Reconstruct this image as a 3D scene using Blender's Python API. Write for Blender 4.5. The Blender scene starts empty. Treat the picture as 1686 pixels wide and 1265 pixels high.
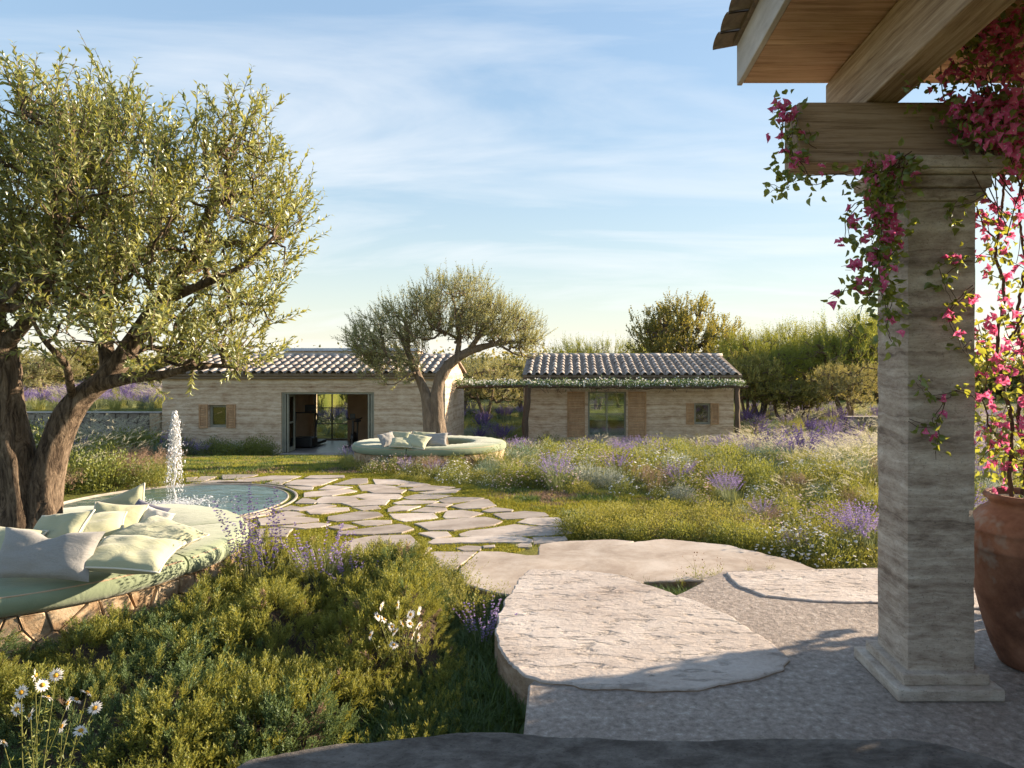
import bpy, math, random
import numpy as np
from mathutils import Vector, Matrix, Euler, noise as mnoise

random.seed(11)
RNG = np.random.default_rng(11)
SC = bpy.context.scene
COL = SC.collection

# ------------------------------------------------------------------ camera, sky, sun, exposure
FPX, VX, HY = 1124.0, 935.0, 600.0          # focal length and horizon of the photograph (1686 px wide); eye at the origin
cam = bpy.data.cameras.new('camera')
cam.sensor_width = 36.0
cam.lens = 36.0 * FPX / 1686.0
cam.shift_x = (843.0 - VX) / 1686.0
cam.shift_y = -(632.5 - HY) / 1686.0
cam.clip_start, cam.clip_end = 0.05, 4000.0
camo = bpy.data.objects.new('camera', cam)
COL.objects.link(camo)
camo.location = (0, 0, 0)
camo.rotation_euler = (math.radians(90), 0, 0)
SC.camera = camo

SUN_EL = math.radians(15.0)
SUN_AZ = math.atan2(0.94, 0.34)             # measured from +Y towards +X
SUN_DIR = Vector((math.sin(SUN_AZ) * math.cos(SUN_EL), math.cos(SUN_AZ) * math.cos(SUN_EL), math.sin(SUN_EL)))

world = bpy.data.worlds.new('World')
SC.world = world
world.use_nodes = True
wn, wl = world.node_tree.nodes, world.node_tree.links
wn.clear()
w_out = wn.new('ShaderNodeOutputWorld')
w_bg = wn.new('ShaderNodeBackground')
w_sky = wn.new('ShaderNodeTexSky')
w_sky.sky_type = 'NISHITA'
w_sky.sun_disc = False
w_sky.sun_elevation = SUN_EL
w_sky.sun_rotation = SUN_AZ
w_sky.altitude = 60.0
w_sky.air_density = 1.0
w_sky.dust_density = 0.35
w_sky.ozone_density = 1.2
w_bg.inputs['Strength'].default_value = 0.085
# thin cirrus: noise on the direction projected to a high layer
tc = wn.new('ShaderNodeTexCoord')
sep = wn.new('ShaderNodeSeparateXYZ')
wl.new(tc.outputs['Generated'], sep.inputs[0])


def wmath(op, a, b=None, c=None):
    n = wn.new('ShaderNodeMath')
    n.operation = op
    for i, v in enumerate((a, b, c)):
        if v is None:
            continue
        if isinstance(v, (int, float)):
            n.inputs[i].default_value = v
        else:
            wl.new(v, n.inputs[i])
    return n.outputs[0]


zz = wmath('ADD', wmath('MAXIMUM', sep.outputs[2], 0.0), 0.16)
cx_ = wmath('DIVIDE', sep.outputs[0], zz)
cy_ = wmath('DIVIDE', sep.outputs[1], zz)
cmb = wn.new('ShaderNodeCombineXYZ')
wl.new(cx_, cmb.inputs[0]); wl.new(cy_, cmb.inputs[1])
mp = wn.new('ShaderNodeMapping')
mp.inputs['Rotation'].default_value = (0, 0, math.radians(38))
mp.inputs['Scale'].default_value = (0.5, 1.5, 1)
mp.inputs['Location'].default_value = (5.7, 2.6, 0)
wl.new(cmb.outputs[0], mp.inputs[0])
cn = wn.new('ShaderNodeTexNoise')
cn.inputs['Scale'].default_value = 0.95
cn.inputs['Detail'].default_value = 9
cn.inputs['Roughness'].default_value = 0.56
cn.inputs['Distortion'].default_value = 0.9
wl.new(mp.outputs[0], cn.inputs['Vector'])
cr = wn.new('ShaderNodeValToRGB')
cr.color_ramp.elements[0].position = 0.47
cr.color_ramp.elements[0].color = (0, 0, 0, 1)
cr.color_ramp.elements[1].position = 0.80
cr.color_ramp.elements[1].color = (1, 1, 1, 1)
wl.new(cn.outputs['Fac'], cr.inputs['Fac'])
cfac = wmath('MULTIPLY', cr.outputs['Color'], 0.78)
cmix = wn.new('ShaderNodeMix')
cmix.data_type = 'RGBA'
wl.new(cfac, cmix.inputs['Factor'])
# a thin veil evens out the brightness of the whole sky
bw_ = wn.new('ShaderNodeRGBToBW')
wl.new(w_sky.outputs['Color'], bw_.inputs[0])
veil = wn.new('ShaderNodeVectorMath'); veil.operation = 'SCALE'
wl.new(w_sky.outputs['Color'], veil.inputs[0])
wl.new(wmath('POWER', wmath('MAXIMUM', bw_.outputs[0], 0.05), -0.56), veil.inputs['Scale'])
soft = wn.new('ShaderNodeVectorMath'); soft.operation = 'MULTIPLY'
wl.new(veil.outputs[0], soft.inputs[0])
soft.inputs[1].default_value = (1.02, 0.97, 0.91)
wl.new(soft.outputs[0], cmix.inputs['A'])
cmix.inputs['B'].default_value = (2.45, 2.5, 2.55, 1)
hmix = wn.new('ShaderNodeMix')               # pale haze all round the horizon
hmix.data_type = 'RGBA'
wl.new(wmath('MULTIPLY', wmath('POWER', wmath('SUBTRACT', 1.0, wmath('MAXIMUM', sep.outputs[2], 0.0)), 7.0), 0.62), hmix.inputs['Factor'])
wl.new(cmix.outputs['Result'], hmix.inputs['A'])
hmix.inputs['B'].default_value = (2.45, 2.50, 2.55, 1)
wl.new(hmix.outputs['Result'], w_bg.inputs['Color'])
wl.new(w_bg.outputs[0], w_out.inputs[0])

sl = bpy.data.lights.new('sun', 'SUN')
sl.energy = 3.2
sl.angle = math.radians(0.6)
sl.color = (1.0, 0.80, 0.58)
suno = bpy.data.objects.new('sun', sl)
COL.objects.link(suno)
suno.location = (20, 8, 12)
suno.rotation_euler = (-SUN_DIR).to_track_quat('-Z', 'Y').to_euler()

SC.view_settings.view_transform = 'Standard'
SC.view_settings.look = 'None'
SC.view_settings.exposure = 2.38
SC.view_settings.gamma = 1.0
SC.view_settings.use_curve_mapping = False
SC.render.engine = 'CYCLES'
SC.cycles.max_bounces = 8
SC.cycles.diffuse_bounces = 3
SC.cycles.glossy_bounces = 3
SC.cycles.transmission_bounces = 6
SC.cycles.transparent_max_bounces = 8
SC.cycles.use_denoising = True


# ------------------------------------------------------------------ small helpers
def P(px, py, D):
    """photo pixel at depth D -> point"""
    return np.array([(px - VX) * D / FPX, D, -(py - HY) * D / FPX])


def G(px, py, z):
    """photo pixel on the level z -> point"""
    D = -z * FPX / (py - HY)
    return np.array([(px - VX) * D / FPX, D, z])


def smooth(a, b, x):
    t = np.clip((x - a) / (b - a), 0, 1)
    return t * t * (3 - 2 * t)


def unit(v):
    v = np.asarray(v, float)
    return v / (np.linalg.norm(v, axis=-1, keepdims=True) + 1e-9)


def vnoise(x, y, s=1.0, o=0.0):
    return mnoise.noise(Vector((x * s + o, y * s - o, o * 1.7)))


def build_mesh(name, chunks, mats):
    """chunks: (verts, faces(m,k), material index, smooth)"""
    me = bpy.data.meshes.new(name)
    vs, li, lt, mi, sm, off = [], [], [], [], [], 0
    for ch in chunks:
        V, Fc = np.asarray(ch[0], float).reshape(-1, 3), np.asarray(ch[1], int)
        if len(V) == 0 or len(Fc) == 0:
            continue
        vs.append(V)
        li.append((Fc + off).ravel())
        lt.append(np.full(len(Fc), Fc.shape[1]))
        mi.append(np.full(len(Fc), ch[2] if len(ch) > 2 else 0))
        sm.append(np.full(len(Fc), bool(ch[3]) if len(ch) > 3 else False))
        off += len(V)
    V = np.concatenate(vs); L = np.concatenate(li); T = np.concatenate(lt)
    me.vertices.add(len(V)); me.vertices.foreach_set('co', V.ravel())
    me.loops.add(len(L)); me.loops.foreach_set('vertex_index', L.astype(np.int32))
    me.polygons.add(len(T))
    me.polygons.foreach_set('loop_start', (np.cumsum(T) - T).astype(np.int32))
    me.polygons.foreach_set('loop_total', T.astype(np.int32))
    for m in mats:
        me.materials.append(m)
    me.polygons.foreach_set('material_index', np.concatenate(mi).astype(np.int32))
    me.polygons.foreach_set('use_smooth', np.concatenate(sm))
    me.update(calc_edges=True)
    return me


def thing(name, label, cat, loc=(0, 0, 0), group=None, kind=None):
    o = bpy.data.objects.new(name, None)
    COL.objects.link(o)
    o.location = tuple(float(v) for v in loc)
    tag(o, label, cat, group, kind)
    return o


def tag(o, label=None, cat=None, group=None, kind=None):
    if label: o['label'] = label
    if cat: o['category'] = cat
    if group: o['group'] = group
    if kind: o['kind'] = kind
    return o


def origin_of(par):
    loc = Vector((0, 0, 0))
    while par is not None:
        loc += par.location
        par = par.parent
    return np.array(loc)


def obj(name, chunks, mats, parent=None, bevel=0, segs=2, kind=None, local=False, label=None):
    """a mesh object; vertices are given in world space unless local"""
    if not isinstance(mats, (list, tuple)): mats = [mats]
    if not local and parent is not None:
        off = origin_of(parent)
        chunks = [(np.asarray(c[0], float) - off,) + tuple(c[1:]) for c in chunks]
    o = bpy.data.objects.new(name, build_mesh(name, chunks, mats))
    COL.objects.link(o)
    o.parent = parent
    if bevel:
        b = o.modifiers.new('bevel', 'BEVEL')
        b.width, b.segments, b.limit_method, b.angle_limit = bevel, segs, 'ANGLE', math.radians(40)
    if kind: o['kind'] = kind
    if label: o['label'] = label
    return o


def inst(name, me, parent, loc, rot=(0, 0, 0), scl=(1, 1, 1)):
    o = bpy.data.objects.new(name, me)
    COL.objects.link(o)
    o.parent = parent
    o.location = tuple(float(v) for v in loc); o.rotation_euler = rot
    o.scale = scl if isinstance(scl, (tuple, list)) else (scl, scl, scl)
    return o


BOXF = np.array([[0, 3, 2, 1], [4, 5, 6, 7], [0, 1, 5, 4], [1, 2, 6, 5], [2, 3, 7, 6], [3, 0, 4, 7]])


def box(x0, x1, y0, y1, z0, z1, mi=0):
    V = np.array([[x0, y0, z0], [x1, y0, z0], [x1, y1, z0], [x0, y1, z0], [x0, y0, z1], [x1, y0, z1], [x1, y1, z1], [x0, y1, z1]], float)
    return (V, BOXF, mi, False)


def tube(pts, rad, n=8, mi=0, cap=True, sm=True):
    pts = np.asarray(pts, float); m = len(pts)
    rad = np.broadcast_to(np.asarray(rad, float), (m,))
    tan = unit(np.gradient(pts, axis=0))
    up = np.array([0, 0, 1.0]) if abs(tan[0][2]) < 0.9 else np.array([1.0, 0, 0])
    a = unit(np.cross(tan[0], up)); rows = []
    ang = np.linspace(0, 2 * np.pi, n, endpoint=False)
    for i in range(m):
        a = unit(a - tan[i] * np.dot(a, tan[i]))
        b = np.cross(tan[i], a)
        rows.append(pts[i] + rad[i] * (np.cos(ang)[:, None] * a + np.sin(ang)[:, None] * b))
    V = np.concatenate(rows)
    i, j = np.meshgrid(np.arange(m - 1), np.arange(n), indexing='ij')
    i, j = i.ravel(), j.ravel(); k = (j + 1) % n
    Fq = np.stack([i * n + j, i * n + k, (i + 1) * n + k, (i + 1) * n + j], 1)
    out = [(V, Fq, mi, sm)]
    if cap:
        out.append((rows[0], np.arange(n)[::-1][None], mi, False))
        out.append((rows[-1], np.arange(n)[None], mi, False))
    return out


def resample(pts, step):
    pts = np.asarray(pts, float)
    d = np.r_[0, np.cumsum(np.linalg.norm(np.diff(pts[:, :3], axis=0), axis=1))]
    n = max(2, int(d[-1] / step) + 1)
    t = np.linspace(0, d[-1], n)
    # Catmull-like smoothing through cubic interpolation of each column
    out = np.stack([np.interp(t, d, pts[:, k]) for k in range(pts.shape[1])], 1)
    for _ in range(2):
        if n > 3: out[1:-1] = 0.5 * out[1:-1] + 0.25 * (out[:-2] + out[2:])
    return out


def leaves(pos, d, nrm, L, W, curl=0.08, fold=0.18, mi=0):
    """folded, curved leaves of four triangles"""
    pos, d = np.asarray(pos, float), unit(d)
    s = unit(np.cross(d, nrm)); n = np.cross(s, d)
    L = np.broadcast_to(np.asarray(L, float), (len(pos),))[:, None]
    W = np.broadcast_to(np.asarray(W, float), (len(pos),))[:, None]
    M = pos + d * L * 0.48 + n * L * curl
    A = pos + d * L * 0.44 + s * W * 0.5 + n * (L * curl + W * fold)
    B = pos + d * L * 0.44 - s * W * 0.5 + n * (L * curl + W * fold)
    T = pos + d * L - n * L * curl * 0.6
    V = np.stack([pos, A, M, B, T], 1).reshape(-1, 3)
    base = np.arange(len(pos))[:, None, None] * 5
    Fc = (base + np.array([[0, 1, 2], [0, 2, 3], [1, 4, 2], [2, 4, 3]])).reshape(-1, 3)
    return (V, Fc, mi, False)


def needles(pos, d, L, W, mi=0):
    pos, d = np.asarray(pos, float), unit(d)
    r = unit(np.cross(d, RNG.normal(size=pos.shape)))
    L = np.broadcast_to(np.asarray(L, float), (len(pos),))[:, None]
    W = np.broadcast_to(np.asarray(W, float), (len(pos),))[:, None]
    V = np.stack([pos - r * W * 0.5, pos + r * W * 0.5, pos + d * L], 1).reshape(-1, 3)
    return (V, np.arange(len(V)).reshape(-1, 3), mi, False)


def blades(n, h, r, w, lean, segs=3, mi=0, hj=0.35, base=None, az=None):
    """arching grass blades growing from a disc of radius r"""
    a = RNG.uniform(0, 2 * np.pi, n); q = np.sqrt(RNG.uniform(0, 1, n)) * r
    b = np.stack([np.cos(a) * q, np.sin(a) * q, np.zeros(n)], 1) if base is None else base
    az = a + RNG.normal(0, 0.6, n) if az is None else az
    d = np.stack([np.cos(az), np.sin(az), np.zeros(n)], 1)
    H = h * (1 - hj * RNG.uniform(0, 1, n)); le = lean * RNG.uniform(0.3, 1.3, n)
    s = np.stack([-d[:, 1], d[:, 0], np.zeros(n)], 1)
    rows = []
    for k in range(segs + 1):
        t = k / segs
        c = b + d * (le * H * t * t)[:, None] + np.array([0, 0, 1.0]) * (H * t * (1 - 0.35 * np.minimum(le, 1) * t))[:, None]
        if k < segs:
            ww = w * (1 - 0.75 * t)
            rows += [c - s * ww / 2, c + s * ww / 2]
        else:
            rows += [c]
    V = np.stack(rows, 1); K = V.shape[1]
    f = []
    for k in range(segs - 1):
        f += [[2 * k, 2 * k + 1, 2 * k + 3], [2 * k, 2 * k + 3, 2 * k + 2]]
    f += [[2 * segs - 2, 2 * segs - 1, 2 * segs]]
    Fc = (np.arange(n)[:, None, None] * K + np.array(f)).reshape(-1, 3)
    return (V.reshape(-1, 3), Fc, mi, False), rows[-1], d


def discs(pos, nrm, r, n=6, mi=0):
    """small flat flower heads"""
    pos, nrm = np.asarray(pos, float), unit(nrm)
    a = unit(np.cross(nrm, RNG.normal(size=pos.shape))); b = np.cross(nrm, a)
    r = np.broadcast_to(np.asarray(r, float), (len(pos),))[:, None]
    rows = [pos + nrm * r * 0.25]
    for k in range(n):
        t = 2 * np.pi * k / n
        rr = r * (1.0 if k % 2 == 0 else 0.72)
        rows.append(pos + (a * math.cos(t) + b * math.sin(t)) * rr)
    V = np.stack(rows, 1)
    f = [[0, 1 + k, 1 + (k + 1) % n] for k in range(n)]
    Fc = (np.arange(len(pos))[:, None, None] * (n + 1) + np.array(f)).reshape(-1, 3)
    return (V.reshape(-1, 3), Fc, mi, False)


def scatter(protos, pos, rz, scl, tilt=None, pick=None):
    """many placed copies of small prototypes joined into arrays (for uncountable stuff)"""
    pos = np.asarray(pos, float); out = []
    pick = RNG.integers(0, len(protos), len(pos)) if pick is None else pick
    c, s = np.cos(rz), np.sin(rz)
    for q, chunks in enumerate(protos):
        m = np.where(pick == q)[0]
        if len(m) == 0: continue
        R = np.zeros((len(m), 3, 3))
        R[:, 0, 0] = c[m]; R[:, 0, 1] = -s[m]; R[:, 1, 0] = s[m]; R[:, 1, 1] = c[m]; R[:, 2, 2] = 1
        if tilt is not None:
            z = unit(tilt[m]); x = R[:, :, 0]; x = unit(x - z * np.sum(x * z, 1, keepdims=True)); y = np.cross(z, x)
            R = np.stack([x, y, z], 2)
        for ch in chunks:
            V = np.asarray(ch[0]); Fc = np.asarray(ch[1])
            W = np.einsum('nij,vj->nvi', R, V) * np.asarray(scl)[m][:, None, None] + pos[m][:, None, :]
            Fn = (np.arange(len(m))[:, None, None] * len(V) + Fc).reshape(-1, Fc.shape[1])
            out.append((W.reshape(-1, 3), Fn, ch[2], ch[3] if len(ch) > 3 else False))
    return out


def inpoly(x, y, poly):
    x, y = np.asarray(x, float), np.asarray(y, float)
    ins = np.zeros(x.shape, bool); n = len(poly)
    for i in range(n):
        x0, y0 = poly[i][:2]; x1, y1 = poly[(i + 1) % n][:2]
        c = ((y0 > y) != (y1 > y)) & (x < (x1 - x0) * (y - y0) / (y1 - y0 + 1e-12) + x0)
        ins ^= c
    return ins


def prism(poly, z0, z1, bev=0.012, jit=0.01, step=0.10, seed=0.0, side=0, mi=0):
    """an irregular flat stone: refined, slightly ragged outline with a worn upper edge"""
    poly = np.asarray(poly, float)[:, :2]
    a = 0.5 * np.sum(poly[:, 0] * np.roll(poly[:, 1], -1) - np.roll(poly[:, 0], -1) * poly[:, 1])
    if a < 0: poly = poly[::-1]
    # round the corners once, then refine
    q = []
    for i in range(len(poly)):
        p, c, n = poly[i - 1], poly[i], poly[(i + 1) % len(poly)]
        q += [c * 0.92 + p * 0.08, c * 0.98 + (p + n) * 0.01, c * 0.92 + n * 0.08]
    q = np.array(q); r = []
    for i in range(len(q)):
        p, n = q[i], q[(i + 1) % len(q)]
        k = max(1, int(np.linalg.norm(n - p) / step))
        for t in range(k):
            c = p + (n - p) * t / k
            r.append(c + jit * np.array([vnoise(c[0], c[1], 5.0, 3 + seed) + .4 * vnoise(c[0], c[1], 19.0, 5 + seed), vnoise(c[0], c[1], 5.0, 9 + seed) + .4 * vnoise(c[0], c[1], 19.0, 1 + seed)]))
    r = np.array(r); n = len(r); cen = r.mean(0)
    e = unit(np.roll(r, -1, 0) - np.roll(r, 1, 0)); nin = np.stack([-e[:, 1], e[:, 0]], 1)
    def ring(inset, z):
        return np.c_[r + nin * inset, np.full(n, z)]
    top = ring(bev, z1)
    rows = [ring(0.0, z0), ring(0.0, z1 - bev), ring(bev * 0.3, z1 - bev * 0.3), top]
    V = np.concatenate(rows); f = []
    for k in range(len(rows) - 1):
        for i in range(n):
            j = (i + 1) % n
            f.append([k * n + i, k * n + j, (k + 1) * n + j, (k + 1) * n + i])
    return [(V, np.array(f[:n]), side, False), (V, np.array(f[n:]), mi, False), (top, np.arange(n)[None], mi, False)]


# ------------------------------------------------------------------ materials
def nodes_of(name):
    m = bpy.data.materials.new(name)
    m.use_nodes = True
    nt = m.node_tree
    nt.nodes.clear()
    out = nt.nodes.new('ShaderNodeOutputMaterial')
    return m, nt, nt.nodes, nt.links, out


def ramp(nt, fac, stops):
    r = nt.nodes.new('ShaderNodeValToRGB')
    el = r.color_ramp.elements
    while len(el) < len(stops): el.new(0.5)
    for e, (p, c) in zip(el, stops):
        e.position = p; e.color = tuple(c) + (1,)
    nt.links.new(fac, r.inputs['Fac'])
    return r.outputs['Color']


def noise_tex(nt, scale, detail=6, rough=0.6, vec_scale=(1, 1, 1), dist=0.0, coord='Object'):
    t = nt.nodes.new('ShaderNodeTexCoord'); m = nt.nodes.new('ShaderNodeMapping')
    m.inputs['Scale'].default_value = vec_scale
    nt.links.new(t.outputs[coord], m.inputs[0])
    n = nt.nodes.new('ShaderNodeTexNoise')
    n.inputs['Scale'].default_value = scale; n.inputs['Detail'].default_value = detail
    n.inputs['Roughness'].default_value = rough; n.inputs['Distortion'].default_value = dist
    nt.links.new(m.outputs[0], n.inputs['Vector'])
    return n.outputs['Fac']


def mixcol(nt, a, b, fac, mode='MIX'):
    n = nt.nodes.new('ShaderNodeMix'); n.data_type = 'RGBA'; n.blend_type = mode
    for s, v in (('Factor', fac), ('A', a), ('B', b)):
        if isinstance(v, (int, float)): n.inputs[s].default_value = v
        elif isinstance(v, tuple): n.inputs[s].default_value = v + (1,) if len(v) == 3 else v
        else: nt.links.new(v, n.inputs[s])
    return n.outputs['Result']


def mathn(nt, op, a, b=0.0):
    n = nt.nodes.new('ShaderNodeMath'); n.operation = op
    for i, v in enumerate((a, b)):
        if isinstance(v, (int, float)): n.inputs[i].default_value = v
        else: nt.links.new(v, n.inputs[i])
    return n.outputs[0]


def rnd_value(nt, lo=0.75, hi=1.25, per='object'):
    if per == 'island':
        src = nt.nodes.new('ShaderNodeNewGeometry').outputs['Random Per Island']
    else:
        src = nt.nodes.new('ShaderNodeObjectInfo').outputs['Random']
    return mathn(nt, 'ADD', mathn(nt, 'MULTIPLY', src, hi - lo), lo)


def scale_col(nt, col, val):
    n = nt.nodes.new('ShaderNodeVectorMath'); n.operation = 'SCALE'
    nt.links.new(col, n.inputs[0])
    if isinstance(val, (int, float)): n.inputs['Scale'].default_value = val
    else: nt.links.new(val, n.inputs['Scale'])
    return n.outputs[0]


def bump_of(nt, h, strength=0.4, dist=0.02, prev=None):
    b = nt.nodes.new('ShaderNodeBump')
    b.inputs['Strength'].default_value = strength; b.inputs['Distance'].default_value = dist
    nt.links.new(h, b.inputs['Height'])
    if prev is not None: nt.links.new(prev, b.inputs['Normal'])
    return b.outputs['Normal']


def surf(name, stops, scale=4.0, detail=8, vec=(1, 1, 1), rough=0.85, bump=0.35, bdist=0.02, bscale=None, dist=0.3, rnd=None, speck=None,
         spec=0.3, bvec=None, fine=0.0, per='object'):
    """general weathered surface: stretched noise through a colour ramp, second noise as relief"""
    m, nt, N, L, out = nodes_of(name)
    f = noise_tex(nt, scale, detail, 0.72, vec, dist)
    c = ramp(nt, f, stops)
    if speck:
        f2 = noise_tex(nt, speck[0], 3, 0.7)
        c = mixcol(nt, c, speck[1], ramp(nt, f2, [(speck[2], (0, 0, 0)), (speck[2] + 0.12, (1, 1, 1))]))
    if rnd:
        c = scale_col(nt, c, rnd_value(nt, rnd[0], rnd[1], per))
    mac = noise_tex(nt, 1.4, 5, 0.6)                       # slow stains over the whole piece
    c = scale_col(nt, c, mathn(nt, 'ADD', mathn(nt, 'MULTIPLY', mac, 0.7), 0.65))
    p = N.new('ShaderNodeBsdfPrincipled')
    L.new(c, p.inputs['Base Color'])
    p.inputs['Roughness'].default_value = rough
    p.inputs['Specular IOR Level'].default_value = spec
    if bump:
        h = noise_tex(nt, bscale or scale * 2.2, 10, 0.68, bvec or vec, dist)
        nrm = bump_of(nt, h, bump, bdist)
        if fine:
            nrm = bump_of(nt, noise_tex(nt, (bscale or scale) * 9, 5, 0.7), fine, 0.004, nrm)
        L.new(nrm, p.inputs['Normal'])
    L.new(p.outputs[0], out.inputs[0])
    return m


def leafmat(name, c1, c2, trans=0.35, tcol=None, gloss=0.06, rough=0.5, rnd=(0.75, 1.3), per='island', objvar=0.0):
    m, nt, N, L, out = nodes_of(name)
    g = N.new('ShaderNodeNewGeometry').outputs['Random Per Island'] if per == 'island' else N.new('ShaderNodeObjectInfo').outputs['Random']
    c = ramp(nt, g, [(0.0, c1), (1.0, c2)])
    if objvar:
        c = scale_col(nt, c, rnd_value(nt, 1 - objvar, 1 + objvar))
    d = N.new('ShaderNodeBsdfDiffuse'); L.new(c, d.inputs['Color'])
    t = N.new('ShaderNodeBsdfTranslucent')
    tc_ = mixcol(nt, c, tuple(tcol), 0.6) if tcol else c
    L.new(tc_, t.inputs['Color'])
    mx = N.new('ShaderNodeMixShader'); mx.inputs[0].default_value = trans
    L.new(d.outputs[0], mx.inputs[1]); L.new(t.outputs[0], mx.inputs[2])
    if gloss:
        gl = N.new('ShaderNodeBsdfGlossy'); gl.inputs['Roughness'].default_value = rough
        gl.inputs['Color'].default_value = (0.8, 0.85, 0.9, 1)
        m2 = N.new('ShaderNodeMixShader'); m2.inputs[0].default_value = gloss
        L.new(mx.outputs[0], m2.inputs[1]); L.new(gl.outputs[0], m2.inputs[2])
        L.new(m2.outputs[0], out.inputs[0])
    else:
        L.new(mx.outputs[0], out.inputs[0])
    return m


def glassmat(name, tint=(0.9, 0.95, 0.93), refl=0.10):
    m, nt, N, L, out = nodes_of(name)
    t = N.new('ShaderNodeBsdfTransparent'); t.inputs[0].default_value = tint + (1,)
    g = N.new('ShaderNodeBsdfGlossy'); g.inputs['Roughness'].default_value = 0.02
    fr = N.new('ShaderNodeFresnel'); fr.inputs[0].default_value = 1.5
    mx = N.new('ShaderNodeMixShader')
    L.new(mathn(nt, 'ADD', fr.outputs[0], refl), mx.inputs[0])
    L.new(t.outputs[0], mx.inputs[1]); L.new(g.outputs[0], mx.inputs[2])
    L.new(mx.outputs[0], out.inputs[0])
    return m


def strata(name, stops, zs=22.0, warp=0.05, wx=1.2, pits=0.35, bump=0.8, bdist=0.02, blotch=0.35):
    """rammed earth: thin uneven layers, blotches inside each layer, pits and grit"""
    m, nt, N, L, out = nodes_of(name)
    tcn = N.new('ShaderNodeTexCoord'); sp = N.new('ShaderNodeSeparateXYZ'); L.new(tcn.outputs['Object'], sp.inputs[0])
    def wz(scale, amp, detail=3):
        n = N.new('ShaderNodeTexNoise'); n.inputs['Scale'].default_value = scale; n.inputs['Detail'].default_value = detail
        mpn = N.new('ShaderNodeMapping'); mpn.inputs['Scale'].default_value = (1, 1, 1.6); L.new(tcn.outputs['Object'], mpn.inputs[0]); L.new(mpn.outputs[0], n.inputs['Vector'])
        return mathn(nt, 'MULTIPLY', mathn(nt, 'SUBTRACT', n.outputs['Fac'], 0.5), amp)
    z = mathn(nt, 'ADD', sp.outputs[2], mathn(nt, 'ADD', wz(wx, warp * 2.4), wz(wx * 6, warp * 0.55, 6)))
    def n1(scale, detail, rough):
        n = N.new('ShaderNodeTexNoise'); n.noise_dimensions = '1D'; n.inputs['Scale'].default_value = scale; n.inputs['Detail'].default_value = detail; n.inputs['Roughness'].default_value = rough
        L.new(z, n.inputs['W']); return n.outputs['Fac']
    lay = n1(zs * 0.32, 6, 0.72)
    blo = noise_tex(nt, 3.0 * wx, 12, 0.72, (1, 1, 2.6), 0.1)
    f = mathn(nt, 'ADD', mathn(nt, 'MULTIPLY', lay, 1 - blotch), mathn(nt, 'MULTIPLY', blo, blotch))
    c = ramp(nt, f, stops)
    pit = noise_tex(nt, 38 * wx, 6, 0.75, (1, 1, 1.5))
    c = mixcol(nt, c, tuple(v * 0.5 for v in stops[0][1]), mathn(nt, 'MULTIPLY', ramp(nt, pit, [(0.56, (0, 0, 0)), (0.68, (1, 1, 1))]), pits))
    p = N.new('ShaderNodeBsdfPrincipled'); L.new(c, p.inputs['Base Color']); p.inputs['Roughness'].default_value = 0.95; p.inputs['Specular IOR Level'].default_value = 0.2
    n_ = bump_of(nt, f, bump, bdist)
    n_ = bump_of(nt, noise_tex(nt, 14 * wx, 10, 0.75, (1, 1, 1.8)), bump * 0.8, bdist * 0.6, n_)
    n_ = bump_of(nt, pit, bump * 0.7, bdist * 0.25, n_)
    L.new(n_, p.inputs['Normal']); L.new(p.outputs[0], out.inputs[0])
    return m


M = {}
M['rammed'] = strata('rammed_earth', [(0.37, (0.29, 0.19, 0.115)), (0.455, (0.48, 0.35, 0.24)), (0.535, (0.61, 0.485, 0.355)), (0.62, (0.71, 0.605, 0.475))], 17.0, 0.10, 0.8, 0.35, 0.8, 0.035, 0.55)
M['rammed_warm'] = strata('warm_rammed_earth', [(0.37, (0.29, 0.19, 0.115)), (0.455, (0.48, 0.345, 0.235)), (0.535, (0.61, 0.475, 0.345)), (0.62, (0.70, 0.585, 0.45))], 17.0, 0.10, 0.8, 0.35, 0.8, 0.035, 0.55)
M['rammed_col'] = strata('rammed_column', [(0.385, (0.215, 0.165, 0.13)), (0.465, (0.40, 0.325, 0.265)), (0.535, (0.53, 0.45, 0.375)), (0.61, (0.67, 0.60, 0.52))], 20.0, 0.06, 2.0, 0.75, 1.0, 0.028, 0.50)
M['wood_beam'] = surf('weathered_oak_beam', [(0.36, (0.16, 0.105, 0.07)), (0.5, (0.31, 0.22, 0.15)), (0.65, (0.43, 0.325, 0.24))], scale=5.0, detail=14,
                      vec=(0.35, 8, 8), rough=0.8, bump=0.45, bdist=0.006, bscale=8, dist=0.35, fine=0.2)
M['wood_rafter'] = surf('weathered_oak_rafter', [(0.36, (0.21, 0.135, 0.085)), (0.5, (0.40, 0.285, 0.19)), (0.65, (0.55, 0.425, 0.31))], scale=5.0, detail=14,
                        vec=(8, 0.35, 8), rough=0.8, bump=0.5, bdist=0.006, bscale=9, dist=0.35, fine=0.2)
M['soffit'] = surf('soffit_boards', [(0.36, (0.33, 0.185, 0.11)), (0.5, (0.52, 0.32, 0.20)), (0.66, (0.64, 0.44, 0.30))], scale=4.5, detail=13, vec=(0.4, 7, 7),
                   rough=0.85, bump=0.3, bdist=0.004, dist=0.8, rnd=(0.88, 1.1), fine=0.2)
M['fascia'] = surf('limewashed_fascia', [(0.3, (0.38, 0.33, 0.29)), (0.55, (0.50, 0.45, 0.41)), (0.75, (0.58, 0.54, 0.50))], scale=2.6, detail=10, vec=(2, 1, 5), rough=0.9, bump=0.3, bdist=0.006)
M['tile_old'] = surf('old_clay_tile', [(0.36, (0.15, 0.12, 0.098)), (0.64, (0.29, 0.225, 0.17))], scale=9, rough=0.9, bump=0.4)
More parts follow.
